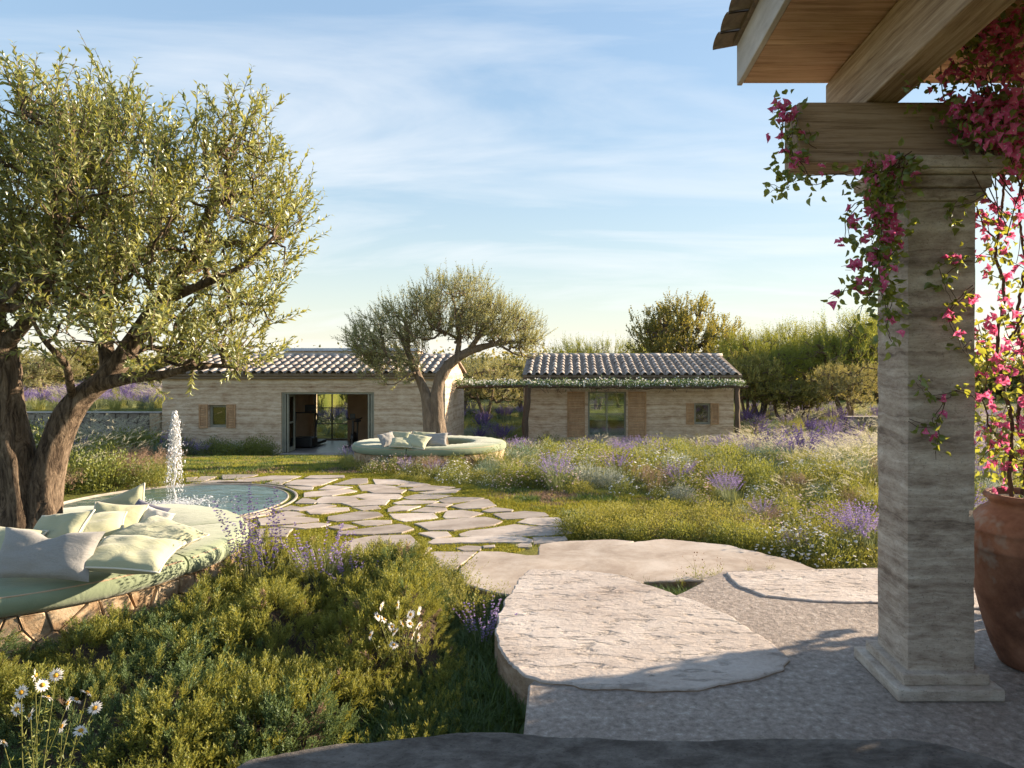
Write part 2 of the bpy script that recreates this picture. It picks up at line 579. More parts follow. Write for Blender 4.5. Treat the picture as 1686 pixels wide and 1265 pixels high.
M['roof_tile'] = surf('clay_roof_tile', [(0.36, (0.22, 0.20, 0.185)), (0.46, (0.35, 0.31, 0.275)), (0.55, (0.46, 0.40, 0.35)), (0.64, (0.45, 0.43, 0.41))], scale=2.4, detail=8,
                      rough=0.9, bump=0.4, bdist=0.01, rnd=(0.68, 1.18), speck=(22, (0.16, 0.155, 0.14), 0.60))
M['eave'] = surf('eave_mortar', [(0.3, (0.17, 0.135, 0.11)), (0.7, (0.33, 0.27, 0.22))], scale=3, vec=(0.5, 1, 3), rough=0.9, bump=0.35)
M['terrace'] = surf('granite_terrace', [(0.36, (0.175, 0.145, 0.122)), (0.46, (0.265, 0.222, 0.19)), (0.56, (0.34, 0.288, 0.25)), (0.66, (0.48, 0.43, 0.385))], scale=26.0, detail=15, dist=0.2, rough=0.72,
                    bump=0.9, bdist=0.02, bscale=22, speck=(120, (0.10, 0.09, 0.085), 0.60), spec=0.4, fine=0.7)
M['slab_smooth'] = surf('sandstone_slab', [(0.38, (0.31, 0.25, 0.20)), (0.5, (0.41, 0.345, 0.285)), (0.62, (0.49, 0.43, 0.37))], scale=1.6, detail=12, rough=0.9, bump=0.3, bdist=0.012,
                        bscale=5, speck=(60, (0.19, 0.16, 0.13), 0.68), fine=0.35)
M['slab_side'] = surf('earthy_slab_edge', [(0.38, (0.15, 0.10, 0.065)), (0.5, (0.25, 0.18, 0.125)), (0.62, (0.33, 0.26, 0.195))], scale=5, vec=(1, 1, 2.5), rough=0.95, bump=0.5, bdist=0.015)
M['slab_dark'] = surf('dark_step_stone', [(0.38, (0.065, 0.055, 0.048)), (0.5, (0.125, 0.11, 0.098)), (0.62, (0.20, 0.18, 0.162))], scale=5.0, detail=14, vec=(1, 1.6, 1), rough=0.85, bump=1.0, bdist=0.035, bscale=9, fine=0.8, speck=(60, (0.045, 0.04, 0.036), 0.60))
M['flag'] = surf('flagstone', [(0.38, (0.30, 0.25, 0.21)), (0.5, (0.39, 0.335, 0.29)), (0.62, (0.47, 0.415, 0.365))], scale=1.7, detail=10, vec=(1, 1.6, 1), rough=0.88, bump=0.35, bdist=0.01,
                 bscale=6, rnd=(0.74, 1.2), speck=(45, (0.22, 0.19, 0.165), 0.70), fine=0.3)
M['wallstone'] = surf('ochre_wall_stone', [(0.38, (0.27, 0.175, 0.10)), (0.5, (0.42, 0.305, 0.19)), (0.62, (0.54, 0.43, 0.30))], scale=6, detail=10, rough=0.92, bump=0.6, bdist=0.02,
                      bscale=14, rnd=(0.72, 1.15), speck=(30, (0.22, 0.14, 0.08), 0.64), fine=0.3)
M['drystone'] = surf('grey_field_stone', [(0.3, (0.19, 0.16, 0.125)), (0.5, (0.29, 0.25, 0.20)), (0.72, (0.38, 0.335, 0.28))], scale=4, rough=0.92, bump=0.5, bdist=0.03, rnd=(0.7, 1.2))
M['mortar'] = surf('brown_mortar', [(0.38, (0.21, 0.155, 0.10)), (0.62, (0.33, 0.255, 0.175))], scale=8, rough=0.95, bump=0.4)  # the mortar's own brown, close to the bench stones
M['mortar_dark'] = surf('dark_wall_joint', [(0.38, (0.06, 0.047, 0.035)), (0.62, (0.11, 0.088, 0.066))], scale=8, rough=0.95, bump=0.4)
M['limestone'] = surf('limestone_coping', [(0.38, (0.27, 0.24, 0.20)), (0.62, (0.40, 0.36, 0.31))], scale=5, rough=0.85, bump=0.3)
M['sage'] = surf('sage_painted_wood', [(0.3, (0.22, 0.215, 0.165)), (0.7, (0.29, 0.28, 0.22))], scale=5, rough=0.6, bump=0.1, spec=0.4)
M['shutter'] = surf('pale_shutter_wood', [(0.38, (0.37, 0.215, 0.11)), (0.62, (0.50, 0.315, 0.175))], scale=4, vec=(3, 3, 0.8), rough=0.8, bump=0.2, rnd=(0.9, 1.1))
M['darkwood'] = surf('dark_pole_wood', [(0.3, (0.06, 0.04, 0.028)), (0.7, (0.135, 0.092, 0.062))], scale=5, vec=(4, 4, 0.7), rough=0.85, bump=0.4)
M['inwall'] = surf('warm_plaster', [(0.3, (0.42, 0.27, 0.165)), (0.7, (0.52, 0.35, 0.225))], scale=1.2, rough=0.9, bump=0.15)
M['infloor'] = surf('polished_stone_floor', [(0.3, (0.25, 0.22, 0.20)), (0.7, (0.33, 0.30, 0.28))], scale=2, rough=0.35, bump=0.05, spec=0.5)
M['black'] = surf('black_metal', [(0.3, (0.012, 0.012, 0.012)), (0.7, (0.025, 0.024, 0.023))], scale=8, rough=0.45, bump=0.05, spec=0.5)
M['zinc'] = surf('pale_zinc', [(0.3, (0.42, 0.47, 0.55)), (0.7, (0.50, 0.55, 0.62))], scale=2, rough=0.4, bump=0.05, spec=0.5)
M['iron'] = surf('bronze_window_iron', [(0.3, (0.06, 0.05, 0.04)), (0.7, (0.10, 0.085, 0.07))], scale=6, rough=0.5, bump=0.05)
M['bark'] = surf('olive_bark', [(0.38, (0.035, 0.024, 0.017)), (0.49, (0.125, 0.09, 0.062)), (0.62, (0.25, 0.19, 0.135))], scale=7, detail=12, vec=(2.6, 2.6, 0.65), rough=0.95, bump=1.0, bdist=0.05,
                 bscale=10, dist=1.0, fine=0.5)
M['bark_pale'] = surf('pale_olive_bark', [(0.30, (0.10, 0.075, 0.055)), (0.5, (0.20, 0.155, 0.115)), (0.72, (0.29, 0.235, 0.18))], scale=5, detail=12, vec=(2.2, 2.2, 0.6), rough=0.95, bump=0.9, bdist=0.04, dist=0.8)
M['vine_stem'] = surf('vine_stem', [(0.3, (0.06, 0.036, 0.026)), (0.7, (0.12, 0.075, 0.052))], scale=20, rough=0.9, bump=0.3)
M['terracotta'] = surf('aged_terracotta', [(0.38, (0.115, 0.052, 0.033)), (0.5, (0.21, 0.098, 0.06)), (0.62, (0.29, 0.15, 0.095))], scale=2.6, detail=12, rough=0.85, bump=0.45, bdist=0.008, bscale=16,
                       speck=(5, (0.30, 0.25, 0.21), 0.60), fine=0.3)
M['soil'] = surf('dark_soil', [(0.3, (0.035, 0.025, 0.018)), (0.7, (0.09, 0.062, 0.04))], scale=14, rough=1.0, bump=0.9, bdist=0.03)


def fabric(name, c1, c2, scale=260.0, bump=0.25, mel=0.0):
    m, nt, N, L, out = nodes_of(name)
    f = noise_tex(nt, 2.5, 6, 0.6)
    c = ramp(nt, f, [(0.3, c1), (0.7, c2)])
    if mel:
        w = noise_tex(nt, 70, 3, 0.8, (1, 4, 1))
        c = mixcol(nt, c, tuple(v * 0.45 for v in c1), mathn(nt, 'MULTIPLY', w, mel))
    p = N.new('ShaderNodeBsdfPrincipled')
    L.new(c, p.inputs['Base Color']); p.inputs['Roughness'].default_value = 0.95
    p.inputs['Specular IOR Level'].default_value = 0.15
    p.inputs['Sheen Weight'].default_value = 0.25
    nrm = bump_of(nt, noise_tex(nt, scale, 2, 0.6), bump, 0.002)
    nrm = bump_of(nt, noise_tex(nt, 7, 5, 0.6, (1, 2.2, 1), 1.6), 0.45, 0.014, nrm)
    L.new(nrm, p.inputs['Normal'])
    L.new(p.outputs[0], out.inputs[0])
    return m


M['cushion'] = fabric('sage_canvas', (0.195, 0.24, 0.155), (0.245, 0.29, 0.195))
M['pillow_sage'] = fabric('sage_pillow_cotton', (0.34, 0.355, 0.235), (0.41, 0.42, 0.285))
M['pillow_linen'] = fabric('grey_slub_linen', (0.33, 0.325, 0.31), (0.40, 0.395, 0.38), 300, 0.4, 0.75)
M['pillow_navy'] = fabric('navy_pattern_cotton', (0.11, 0.12, 0.19), (0.18, 0.19, 0.27), 300, 0.3, 0.5)
M['pillow_white'] = fabric('off_white_cotton', (0.56, 0.54, 0.49), (0.63, 0.61, 0.56))
M['piping'] = fabric('cream_piping', (0.58, 0.54, 0.44), (0.66, 0.62, 0.52))
M['piping_tan'] = fabric('tan_piping', (0.42, 0.30, 0.20), (0.48, 0.35, 0.24))

# plants
M['olive_leaf'] = leafmat('olive_leaf', (0.095, 0.135, 0.05), (0.34, 0.345, 0.12), 0.40, (0.56, 0.52, 0.07), gloss=0.07, rough=0.42)
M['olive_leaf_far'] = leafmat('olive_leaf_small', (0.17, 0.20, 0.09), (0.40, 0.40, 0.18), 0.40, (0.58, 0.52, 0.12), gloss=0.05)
M['twig'] = surf('olive_twig', [(0.3, (0.09, 0.065, 0.042)), (0.7, (0.17, 0.13, 0.085))], scale=20, rough=0.9, bump=0.0)
M['far_leaf'] = leafmat('hedge_leaf', (0.09, 0.11, 0.03), (0.29, 0.28, 0.08), 0.40, (0.55, 0.44, 0.06), gloss=0.03, objvar=0.25)
M['far_olive'] = leafmat('grey_olive_leaf', (0.14, 0.155, 0.07), (0.33, 0.31, 0.14), 0.38, (0.55, 0.45, 0.09), gloss=0.04, objvar=0.2)
M['pine_leaf'] = leafmat('pine_needle', (0.09, 0.14, 0.03), (0.25, 0.29, 0.06), 0.40, (0.5, 0.46, 0.05), gloss=0.02, objvar=0.2)
M['juniper'] = leafmat('juniper_needle', (0.08, 0.115, 0.026), (0.32, 0.315, 0.075), 0.38, (0.50, 0.44, 0.05), gloss=0.02)
M['juniper_dark'] = leafmat('dark_juniper_needle', (0.045, 0.09, 0.035), (0.16, 0.22, 0.085), 0.3, (0.25, 0.28, 0.06), gloss=0.02)
M['grass'] = leafmat('meadow_grass', (0.16, 0.185, 0.04), (0.38, 0.36, 0.12), 0.46, (0.52, 0.47, 0.10), gloss=0.03)
M['grass_dark'] = leafmat('lush_grass', (0.045, 0.085, 0.018), (0.10, 0.15, 0.03), 0.38, (0.15, 0.2, 0.03), gloss=0.03)
M['lawn'] = leafmat('lawn_blade', (0.17, 0.20, 0.025), (0.36, 0.34, 0.05), 0.42, (0.5, 0.42, 0.04), gloss=0.02)
M['straw'] = leafmat('straw_plume', (0.40, 0.37, 0.25), (0.60, 0.56, 0.42), 0.5, gloss=0.02)
M['straw_dry'] = leafmat('dry_twig', (0.22, 0.145, 0.10), (0.40, 0.29, 0.21), 0.3, gloss=0.0)
M['lav_leaf'] = leafmat('lavender_leaf', (0.14, 0.175, 0.08), (0.29, 0.31, 0.15), 0.36, gloss=0.02, objvar=0.2)
M['blue_leaf'] = leafmat('blue_green_leaf', (0.10, 0.16, 0.10), (0.22, 0.27, 0.18), 0.3, gloss=0.03, objvar=0.2)
M['silver_leaf'] = leafmat('silver_leaf', (0.24, 0.27, 0.21), (0.42, 0.44, 0.36), 0.3, gloss=0.03, objvar=0.12)
M['purple'] = leafmat('lavender_flower', (0.20, 0.145, 0.32), (0.38, 0.295, 0.53), 0.4, gloss=0.02, objvar=0.2)
M['purple_deep'] = leafmat('salvia_flower', (0.10, 0.07, 0.21), (0.20, 0.145, 0.36), 0.3, gloss=0.02)
M['bush_leaf'] = leafmat('bush_leaf', (0.085, 0.12, 0.022), (0.22, 0.24, 0.055), 0.42, (0.38, 0.36, 0.05), gloss=0.04, objvar=0.25)
M['yellow_leaf'] = leafmat('yellow_green_leaf', (0.20, 0.20, 0.03), (0.40, 0.36, 0.075), 0.42, gloss=0.03, objvar=0.15)
M['white_petal'] = leafmat('white_petal', (0.68, 0.66, 0.64), (0.82, 0.80, 0.78), 0.3, gloss=0.0)
M['pink_petal'] = leafmat('pale_pink_petal', (0.55, 0.38, 0.36), (0.75, 0.58, 0.54), 0.3, gloss=0.0)
M['daisy_eye'] = surf('daisy_centre', [(0.3, (0.42, 0.20, 0.02)), (0.7, (0.62, 0.34, 0.04))], scale=120, rough=0.9, bump=0.8, bdist=0.002)
M['green_stem'] = leafmat('green_stem', (0.11, 0.13, 0.04), (0.19, 0.19, 0.07), 0.2, gloss=0.02)
M['boug_leaf'] = leafmat('bougainvillea_leaf', (0.07, 0.13, 0.035), (0.17, 0.26, 0.06), 0.52, (0.52, 0.48, 0.03), gloss=0.06)
M['boug_bract'] = leafmat('bougainvillea_bract', (0.66, 0.085, 0.30), (0.88, 0.27, 0.52), 0.45, (0.92, 0.24, 0.40), gloss=0.02)
M['vine_leaf'] = leafmat('climber_leaf', (0.06, 0.11, 0.03), (0.18, 0.24, 0.075), 0.38, gloss=0.05)

M['glass'] = glassmat('window_glass')
M['glass_dark'] = glassmat('window_glass_dark', (0.55, 0.6, 0.58), 0.12)


def ground_mat():
    m, nt, N, L, out = nodes_of('grassy_ground')
    f = noise_tex(nt, 0.5, 10, 0.6)
    c = ramp(nt, f, [(0.3, (0.09, 0.11, 0.022)), (0.5, (0.15, 0.155, 0.035)), (0.7, (0.22, 0.195, 0.055))])
    f2 = noise_tex(nt, 9, 8, 0.7)
    c = mixcol(nt, c, (0.12, 0.10, 0.05), ramp(nt, f2, [(0.52, (0, 0, 0)), (0.7, (1, 1, 1))]))
    p = N.new('ShaderNodeBsdfPrincipled'); L.new(c, p.inputs['Base Color'])
    p.inputs['Roughness'].default_value = 1.0; p.inputs['Specular IOR Level'].default_value = 0.1
    L.new(bump_of(nt, noise_tex(nt, 30, 6, 0.7), 0.9, 0.04), p.inputs['Normal'])
    L.new(p.outputs[0], out.inputs[0])
    return m


M['ground'] = ground_mat()


def chiselled():
    """split-face stone: long shallow chisel scars as relief"""
    m, nt, N, L, out = nodes_of('chiselled_stone')
    f = noise_tex(nt, 1.3, 12, 0.6, (1, 1.5, 1), 0.5)
    f = mathn(nt, 'ADD', mathn(nt, 'MULTIPLY', f, 0.6), mathn(nt, 'MULTIPLY', noise_tex(nt, 34, 8, 0.75), 0.4))
    c = ramp(nt, f, [(0.38, (0.36, 0.30, 0.26)), (0.5, (0.47, 0.41, 0.365)), (0.62, (0.56, 0.505, 0.46))])
    p = N.new('ShaderNodeBsdfPrincipled'); L.new(c, p.inputs['Base Color'])
    p.inputs['Roughness'].default_value = 0.88
    h1 = noise_tex(nt, 6.5, 6, 0.55, (0.8, 2.0, 1), 0.25)
    h1 = ramp(nt, h1, [(0.33, (0, 0, 0)), (0.43, (0.80, 0.80, 0.80)), (0.46, (0.90, 0.90, 0.90)), (0.7, (1, 1, 1))])
    h2 = noise_tex(nt, 11, 10, 0.68, (1, 1.8, 1), 0.1)
    n1 = bump_of(nt, h1, 0.95, 0.028)
    n2 = bump_of(nt, h2, 0.8, 0.025, n1)
    L.new(n2, p.inputs['Normal'])
    L.new(p.outputs[0], out.inputs[0])
    return m


M['chisel'] = chiselled()


def water_mat():
    m, nt, N, L, out = nodes_of('pool_water')
    f = noise_tex(nt, 0.9, 4, 0.5)
    c = ramp(nt, f, [(0.38, (0.03, 0.07, 0.058)), (0.62, (0.085, 0.15, 0.125))])
    p = N.new('ShaderNodeBsdfPrincipled'); L.new(c, p.inputs['Base Color'])
    p.inputs['Roughness'].default_value = 0.04; p.inputs['IOR'].default_value = 1.33
    h = noise_tex(nt, 2.2, 5, 0.55, (1.0, 2.2, 1), 0.8)
    h2 = noise_tex(nt, 11, 3, 0.5, (1.0, 1.6, 1), 0.4)
    n1 = bump_of(nt, h, 0.35, 0.06)
    L.new(bump_of(nt, h2, 0.22, 0.012, n1), p.inputs['Normal'])
    L.new(p.outputs[0], out.inputs[0])
    return m


M['water'] = water_mat()


def drop_mat():
    m, nt, N, L, out = nodes_of('white_water')
    d = N.new('ShaderNodeBsdfDiffuse'); d.inputs[0].default_value = (0.78, 0.80, 0.82, 1)
    t = N.new('ShaderNodeBsdfTranslucent'); t.inputs[0].default_value = (0.85, 0.86, 0.88, 1)
    g = N.new('ShaderNodeBsdfGlossy'); g.inputs['Roughness'].default_value = 0.15
    a = N.new('ShaderNodeMixShader'); a.inputs[0].default_value = 0.5
    b = N.new('ShaderNodeMixShader'); b.inputs[0].default_value = 0.25
    L.new(d.outputs[0], a.inputs[1]); L.new(t.outputs[0], a.inputs[2])
    L.new(a.outputs[0], b.inputs[1]); L.new(g.outputs[0], b.inputs[2])
    L.new(b.outputs[0], out.inputs[0])
    return m


M['drop'] = drop_mat()


# ------------------------------------------------------------------ ground
Z0 = -2.06                                   # garden level under the eye
ZT = -1.70                                   # terrace level
ZH = -3.12                                   # level of the two houses
POOL = np.array([-5.77, 9.97])
RING = np.array([-4.65, 6.05])
RING2 = np.array([-2.99, 14.8])


def ground_z(x, y):
    x, y = np.asarray(x, float), np.asarray(y, float)
    t = np.clip((y - 13.5) / 10.0, 0, 1)
    z = Z0 - (1.10) * t
    w = 0.035 * (np.sin(x * 0.9 + 1.3) * np.cos(y * 0.7) + 0.6 * np.sin(x * 2.1 + y * 1.7))
    flat = np.clip((np.hypot(x + 3.5, y - 9.0) - 5.0) / 3.0, 0, 1)
    rise = 0.24 * np.exp(-((x - .2) / 1.3) ** 2 - ((y - 4.3) / 1.6) ** 2)
    return z + w * flat * (1 - t) + 0.02 * t * w + rise


def axis(lo, hi, step, far):
    a = np.arange(lo, hi + 1e-6, step)
    g = np.cumsum(step * 1.25 ** np.arange(1, 60)); g = g[g < far]
    return np.r_[lo - g[::-1], a, hi + g]


gx, gy = axis(-26, 26, 0.4, 1500), axis(-4, 44, 0.4, 1800)
XX, YY = np.meshgrid(gx, gy)
gv = np.stack([XX, YY, ground_z(XX, YY)], -1).reshape(-1, 3)
nx_, ny_ = len(gx), len(gy)
ii, jj = np.meshgrid(np.arange(ny_ - 1), np.arange(nx_ - 1), indexing='ij')
ii, jj = ii.ravel(), jj.ravel()
gf = np.stack([ii * nx_ + jj, ii * nx_ + jj + 1, (ii + 1) * nx_ + jj + 1, (ii + 1) * nx_ + jj], 1)
g_o = obj('ground', [(gv, gf, 0, True)], M['ground'])
tag(g_o, 'grassy garden ground sloping gently down to the two houses', 'ground', kind='structure')

# raised lavender field behind the stone wall
rf = obj('raised_field', [box(-60, -14.35, 25.75, 75, -4.0, -1.78)], M['ground'])
tag(rf, 'raised field behind the stone wall planted with lavender', 'field', kind='structure')

# ------------------------------------------------------------------ terrace with big slabs
terr_poly = [(-0.20, 1.2), (-0.205, 3.1), (-0.21, 3.62), (0.05, 4.2), (0.5, 4.75), (0.86, 5.1), (1.28, 5.62), (3.2, 5.75), (7.0, 5.8), (7.0, 1.2)]
terrace = obj('terrace', prism(terr_poly, -2.6, ZT, 0.012, 0.012, 0.15, 0, 1), [M['terrace'], M['slab_side']])
tag(terrace, 'grey granite terrace floor under the porch roof', 'terrace', kind='structure')


def slab(poly_px, z, thick, mat, label, bev=0.02, jit=0.03, seed=0.0, extra=()):
    poly = [G(a, b, z)[:2] for a, b in poly_px] + [np.array(e) for e in extra]
    o = obj('stone_slab', prism(poly, z - thick, z, bev * .6, jit, 0.035, seed, 1), [mat, M['slab_side']], terrace, label=label)
    return o, np.array(poly)


slabA, polyA = slab([(819, 1036), (823, 1074), (868, 1113), (960, 1129), (1060, 1136), (1150, 1131), (1232, 1118), (1288, 1101), (1303, 1084), (1272, 1060), (1200, 1010), (1105, 975),
                     (1020, 946), (950, 938), (870, 937), (852, 955), (836, 985), (822, 1010)], -1.682, 0.34, M['chisel'], 'large chiselled slab with a scalloped edge', 0.018, 0.035, 1)
slabC, polyC = slab([(1194, 941), (1300, 938), (1445, 936), (1640, 934), (1900, 932), (1900, 1015), (1640, 1003), (1442, 992), (1330, 988), (1258, 981), (1212, 964)], -1.687, 0.30, M['chisel'],
                    'chiselled slab running behind the pillar', 0.018, 0.03, 2)
slabB, polyB = slab([(755, 940), (773, 921), (789, 908), (832, 908), (868, 914), (884, 913), (960, 905), (1040, 893), (1090, 887), (1200, 898), (1290, 919), (1347, 937), (1290, 950), (1190, 953),
                     (1063, 959), (1015, 968), (930, 985), (850, 982), (800, 972), (765, 962)], -1.875, 0.24, M['slab_smooth'], 'long smooth sandstone slab one step down', 0.02, 0.03, 3)
slabB2, polyB2 = slab([(884, 917), (887, 896), (922, 891), (1010, 888), (1044, 891), (1010, 902), (950, 912)], -1.905, 0.2, M['slab_smooth'], 'small sandstone slab behind the long one', 0.02, 0.02, 4)
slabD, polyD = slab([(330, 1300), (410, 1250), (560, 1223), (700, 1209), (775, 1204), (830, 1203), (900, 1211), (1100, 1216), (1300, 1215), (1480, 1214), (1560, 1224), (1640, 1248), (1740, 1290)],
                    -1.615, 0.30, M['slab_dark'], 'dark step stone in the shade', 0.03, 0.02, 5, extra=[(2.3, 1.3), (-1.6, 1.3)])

# ------------------------------------------------------------------ flagstones, measured on the garden level
c1 = lambda L: [(300 + a / 4.959, 770 + b / 4.959) for a, b in L]
c2 = lambda L: [(620 + a / 4.959, 770 + b / 4.959) for a, b in L]
FLAGS = [c1(L) for L in (
    [(35, 78), (120, 73), (70, 112), (38, 112)], [(85, 112), (160, 70), (285, 72), (215, 95), (180, 110)], [(330, 60), (620, 57), (560, 74), (430, 90), (330, 95)],
    [(440, 95), (740, 62), (975, 65), (890, 93), (740, 96), (560, 108), (460, 106)], [(60, 128), (240, 100), (420, 102), (330, 120), (200, 132)],
    [(245, 135), (420, 110), (540, 115), (520, 132), (340, 150)], [(560, 155), (650, 132), (760, 98), (890, 98), (800, 132), (740, 162)],
    [(790, 154), (830, 151), (1075, 157), (1060, 180), (850, 188)], [(1000, 88), (1050, 66), (1320, 65), (1320, 80), (1100, 90)],
    [(830, 136), (920, 100), (1270, 92), (1130, 143), (1060, 150)], [(1235, 135), (1400, 87), (1515, 85), (1510, 125), (1440, 135)], [(1120, 177), (1190, 142), (1395, 157), (1240, 182)],
    [(910, 212), (1060, 196), (1370, 177), (1425, 191), (1230, 226), (985, 241), (930, 228)], [(1555, 92), (1740, 95), (1880, 116), (1760, 138), (1590, 137)],
    [(1445, 142), (1550, 135), (1740, 150), (1780, 166), (1600, 184), (1470, 188)], [(840, 290), (910, 252), (1030, 253), (1105, 276), (1080, 291)],
    [(1095, 268), (1150, 237), (1390, 234), (1440, 270), (1340, 286), (1110, 292)], [(600, 340), (720, 312), (880, 308), (1000, 330), (860, 345)],
    [(900, 345), (1010, 322), (1140, 297), (1260, 310), (1060, 340), (960, 352)], [(1020, 353), (1130, 327), (1360, 326), (1365, 346), (1130, 377), (1050, 377)],
    [(315, 402), (460, 372), (700, 363), (730, 376), (540, 411)], [(215, 412), (330, 414), (535, 426), (520, 441), (330, 449), (260, 432)], [(330, 457), (560, 446), (600, 470), (520, 500), (400, 502)],
    [(620, 418), (730, 397), (1000, 402), (1110, 416), (1110, 436), (900, 455), (650, 470)], [(780, 478), (1100, 448), (1210, 457), (1130, 482), (1000, 492)],
    [(1185, 402), (1440, 357), (1590, 363), (1640, 391), (1500, 416), (1260, 437), (1200, 427)], [(1390, 442), (1520, 427), (1710, 428), (1705, 450), (1600, 466), (1500, 471)],
    [(1190, 487), (1310, 462), (1420, 481), (1290, 503)], [(1260, 527), (1640, 480), (1780, 462), (1890, 498), (1790, 528), (1560, 544), (1290, 545)],
    [(110, 387), (330, 381), (310, 405), (200, 412)], [(1300, 292), (1490, 260), (1690, 259), (1655, 300), (1390, 313)], [(1390, 322), (1590, 309), (1612, 331), (1480, 346)],
    [(1340, 237), (1500, 208), (1770, 214), (1800, 234), (1760, 252), (1510, 256), (1440, 242)], [(1520, 192), (1700, 181), (1830, 182), (1790, 208), (1560, 208)],
    [(400, 592), (600, 583), (820, 592), (850, 660), (700, 770), (440, 850)], [(720, 391), (850, 352), (930, 358), (1010, 384), (880, 396)],
    [(600, 505), (760, 492), (900, 500), (840, 560), (640, 570)])]
FLAGS += [c2(L) for L in (
    [(170, 152), (300, 113), (440, 136), (300, 156)], [(260, 180), (400, 145), (640, 161), (490, 184), (310, 191)], [(340, 203), (500, 183), (690, 167), (640, 201), (400, 211)],
    [(215, 242), (320, 215), (510, 217), (610, 223), (480, 251), (300, 258)], [(510, 264), (590, 237), (885, 245), (760, 271), (560, 291)], [(140, 287), (230, 264), (510, 272), (460, 288), (180, 299)],
    [(405, 307), (480, 292), (615, 297), (560, 319)], [(615, 317), (860, 258), (900, 260), (970, 311), (850, 331), (700, 338)], [(90, 337), (150, 312), (355, 314), (260, 346), (100, 359)],
    [(280, 357), (400, 322), (560, 326), (570, 346), (480, 363)], [(100, 372), (460, 367), (500, 401), (440, 416), (220, 436), (140, 407)], [(545, 397), (580, 347), (700, 344), (875, 371), (760, 401), (560, 413)],
    [(870, 357), (960, 327), (1120, 346), (1100, 356), (910, 363)], [(960, 377), (1200, 354), (1370, 366), (1405, 391), (1200, 411), (1040, 419)],
    [(310, 457), (600, 422), (880, 402), (1020, 436), (960, 466), (640, 506), (430, 506)], [(1140, 442), (1250, 407), (1480, 404), (1550, 441), (1570, 466), (1340, 466)],
    [(680, 537), (760, 512), (1000, 482), (1130, 457), (1300, 476), (1590, 486), (1595, 531), (1400, 546), (850, 561), (690, 556)], [(350, 537), (440, 524), (570, 527), (610, 556), (480, 576)],
    [(400, 607), (480, 580), (750, 567), (1180, 562), (1270, 591), (1270, 606), (900, 606), (700, 611), (450, 619)], [(1280, 567), (1540, 557), (1555, 586), (1440, 606), (1290, 616)],
    [(-330, 640), (-180, 580), (0, 552), (270, 550), (330, 612), (450, 652), (380, 702), (330, 765), (200, 830), (40, 860), (-200, 800)],
    [(390, 760), (430, 692), (480, 682), (820, 682), (710, 760), (610, 850), (480, 850), (400, 810)], [(650, 652), (740, 632), (850, 642), (840, 671), (720, 673)],
    [(1145, 627), (1200, 608), (1262, 608), (1258, 642), (1155, 642)], [(870, 642), (960, 634), (958, 652), (880, 654)])]
ZF = -2.025
bed_px = [(296, 781), (640, 780), (780, 800), (810, 820), (935, 846), (950, 885), (880, 900), (780, 930), (700, 960), (560, 930), (470, 935), (360, 890), (335, 850), (400, 835), (480, 800), (420, 790)]
bed_poly = [G(a, b, -2.05)[:2] for a, b in bed_px]
paving = obj('flagstone_paving', prism(bed_poly, -2.30, -2.046, 0.02, 0.06, 0.15), M['ground'])
tag(paving, 'crazy paving of pale flagstones with moss in the joints', 'paving', kind='structure')
flag_polys = []
for q, L in enumerate(FLAGS):
    poly = np.array([G(a, b, ZF)[:2] for a, b in L])
    v = poly - POOL; d = np.hypot(v[:, 0], v[:, 1])
    poly = np.where((d < 1.80)[:, None], POOL + v / d[:, None] * 1.80, poly)
    nb = np.roll(poly, -1, 0) - np.roll(poly, 1, 0); ccw = np.sign(np.sum(poly[:, 0] * np.roll(poly[:, 1], -1) - np.roll(poly[:, 0], -1) * poly[:, 1]))
    poly = poly + ccw * unit(np.c_[nb[:, 1], -nb[:, 0]]) * .014
    flag_polys.append(poly)
    z = ZF + RNG.uniform(-0.006, 0.006)
    obj('flagstone', prism(poly, -2.20, z, 0.007, 0.022, 0.10, q * 1.3), M['flag'], paving)

# ------------------------------------------------------------------ fountain pool
def annulus(c, r0, r1, z0, z1, n=96, a0=0.0, a1=2 * math.pi, mi=0, sm=True):
    full = abs(a1 - a0 - 2 * math.pi) < 1e-6
    a = np.linspace(a0, a1, n + 1)[:-1] if full else np.linspace(a0, a1, n + 1)
    m = len(a); cs = np.stack([np.cos(a), np.sin(a)], 1)
    ring = lambda r, z: np.c_[c[0] + cs[:, 0] * r, c[1] + cs[:, 1] * r, np.full(m, z)]
    V = np.concatenate([ring(r0, z0), ring(r1, z0), ring(r1, z1), ring(r0, z1)])
    f = []
    for i in range(m if full else m - 1):
        j = (i + 1) % m
        for k in range(4):
            l = (k + 1) % 4
            f.append([k * m + i, k * m + j, l * m + j, l * m + i])
    f = np.array(f)
    out = [(V, f, mi, False)]
    if not full:
        out.append((V, np.array([[0, m, 2 * m, 3 * m], [m - 1, 4 * m - 1, 3 * m - 1, 2 * m - 1]]), mi, False))
    return out


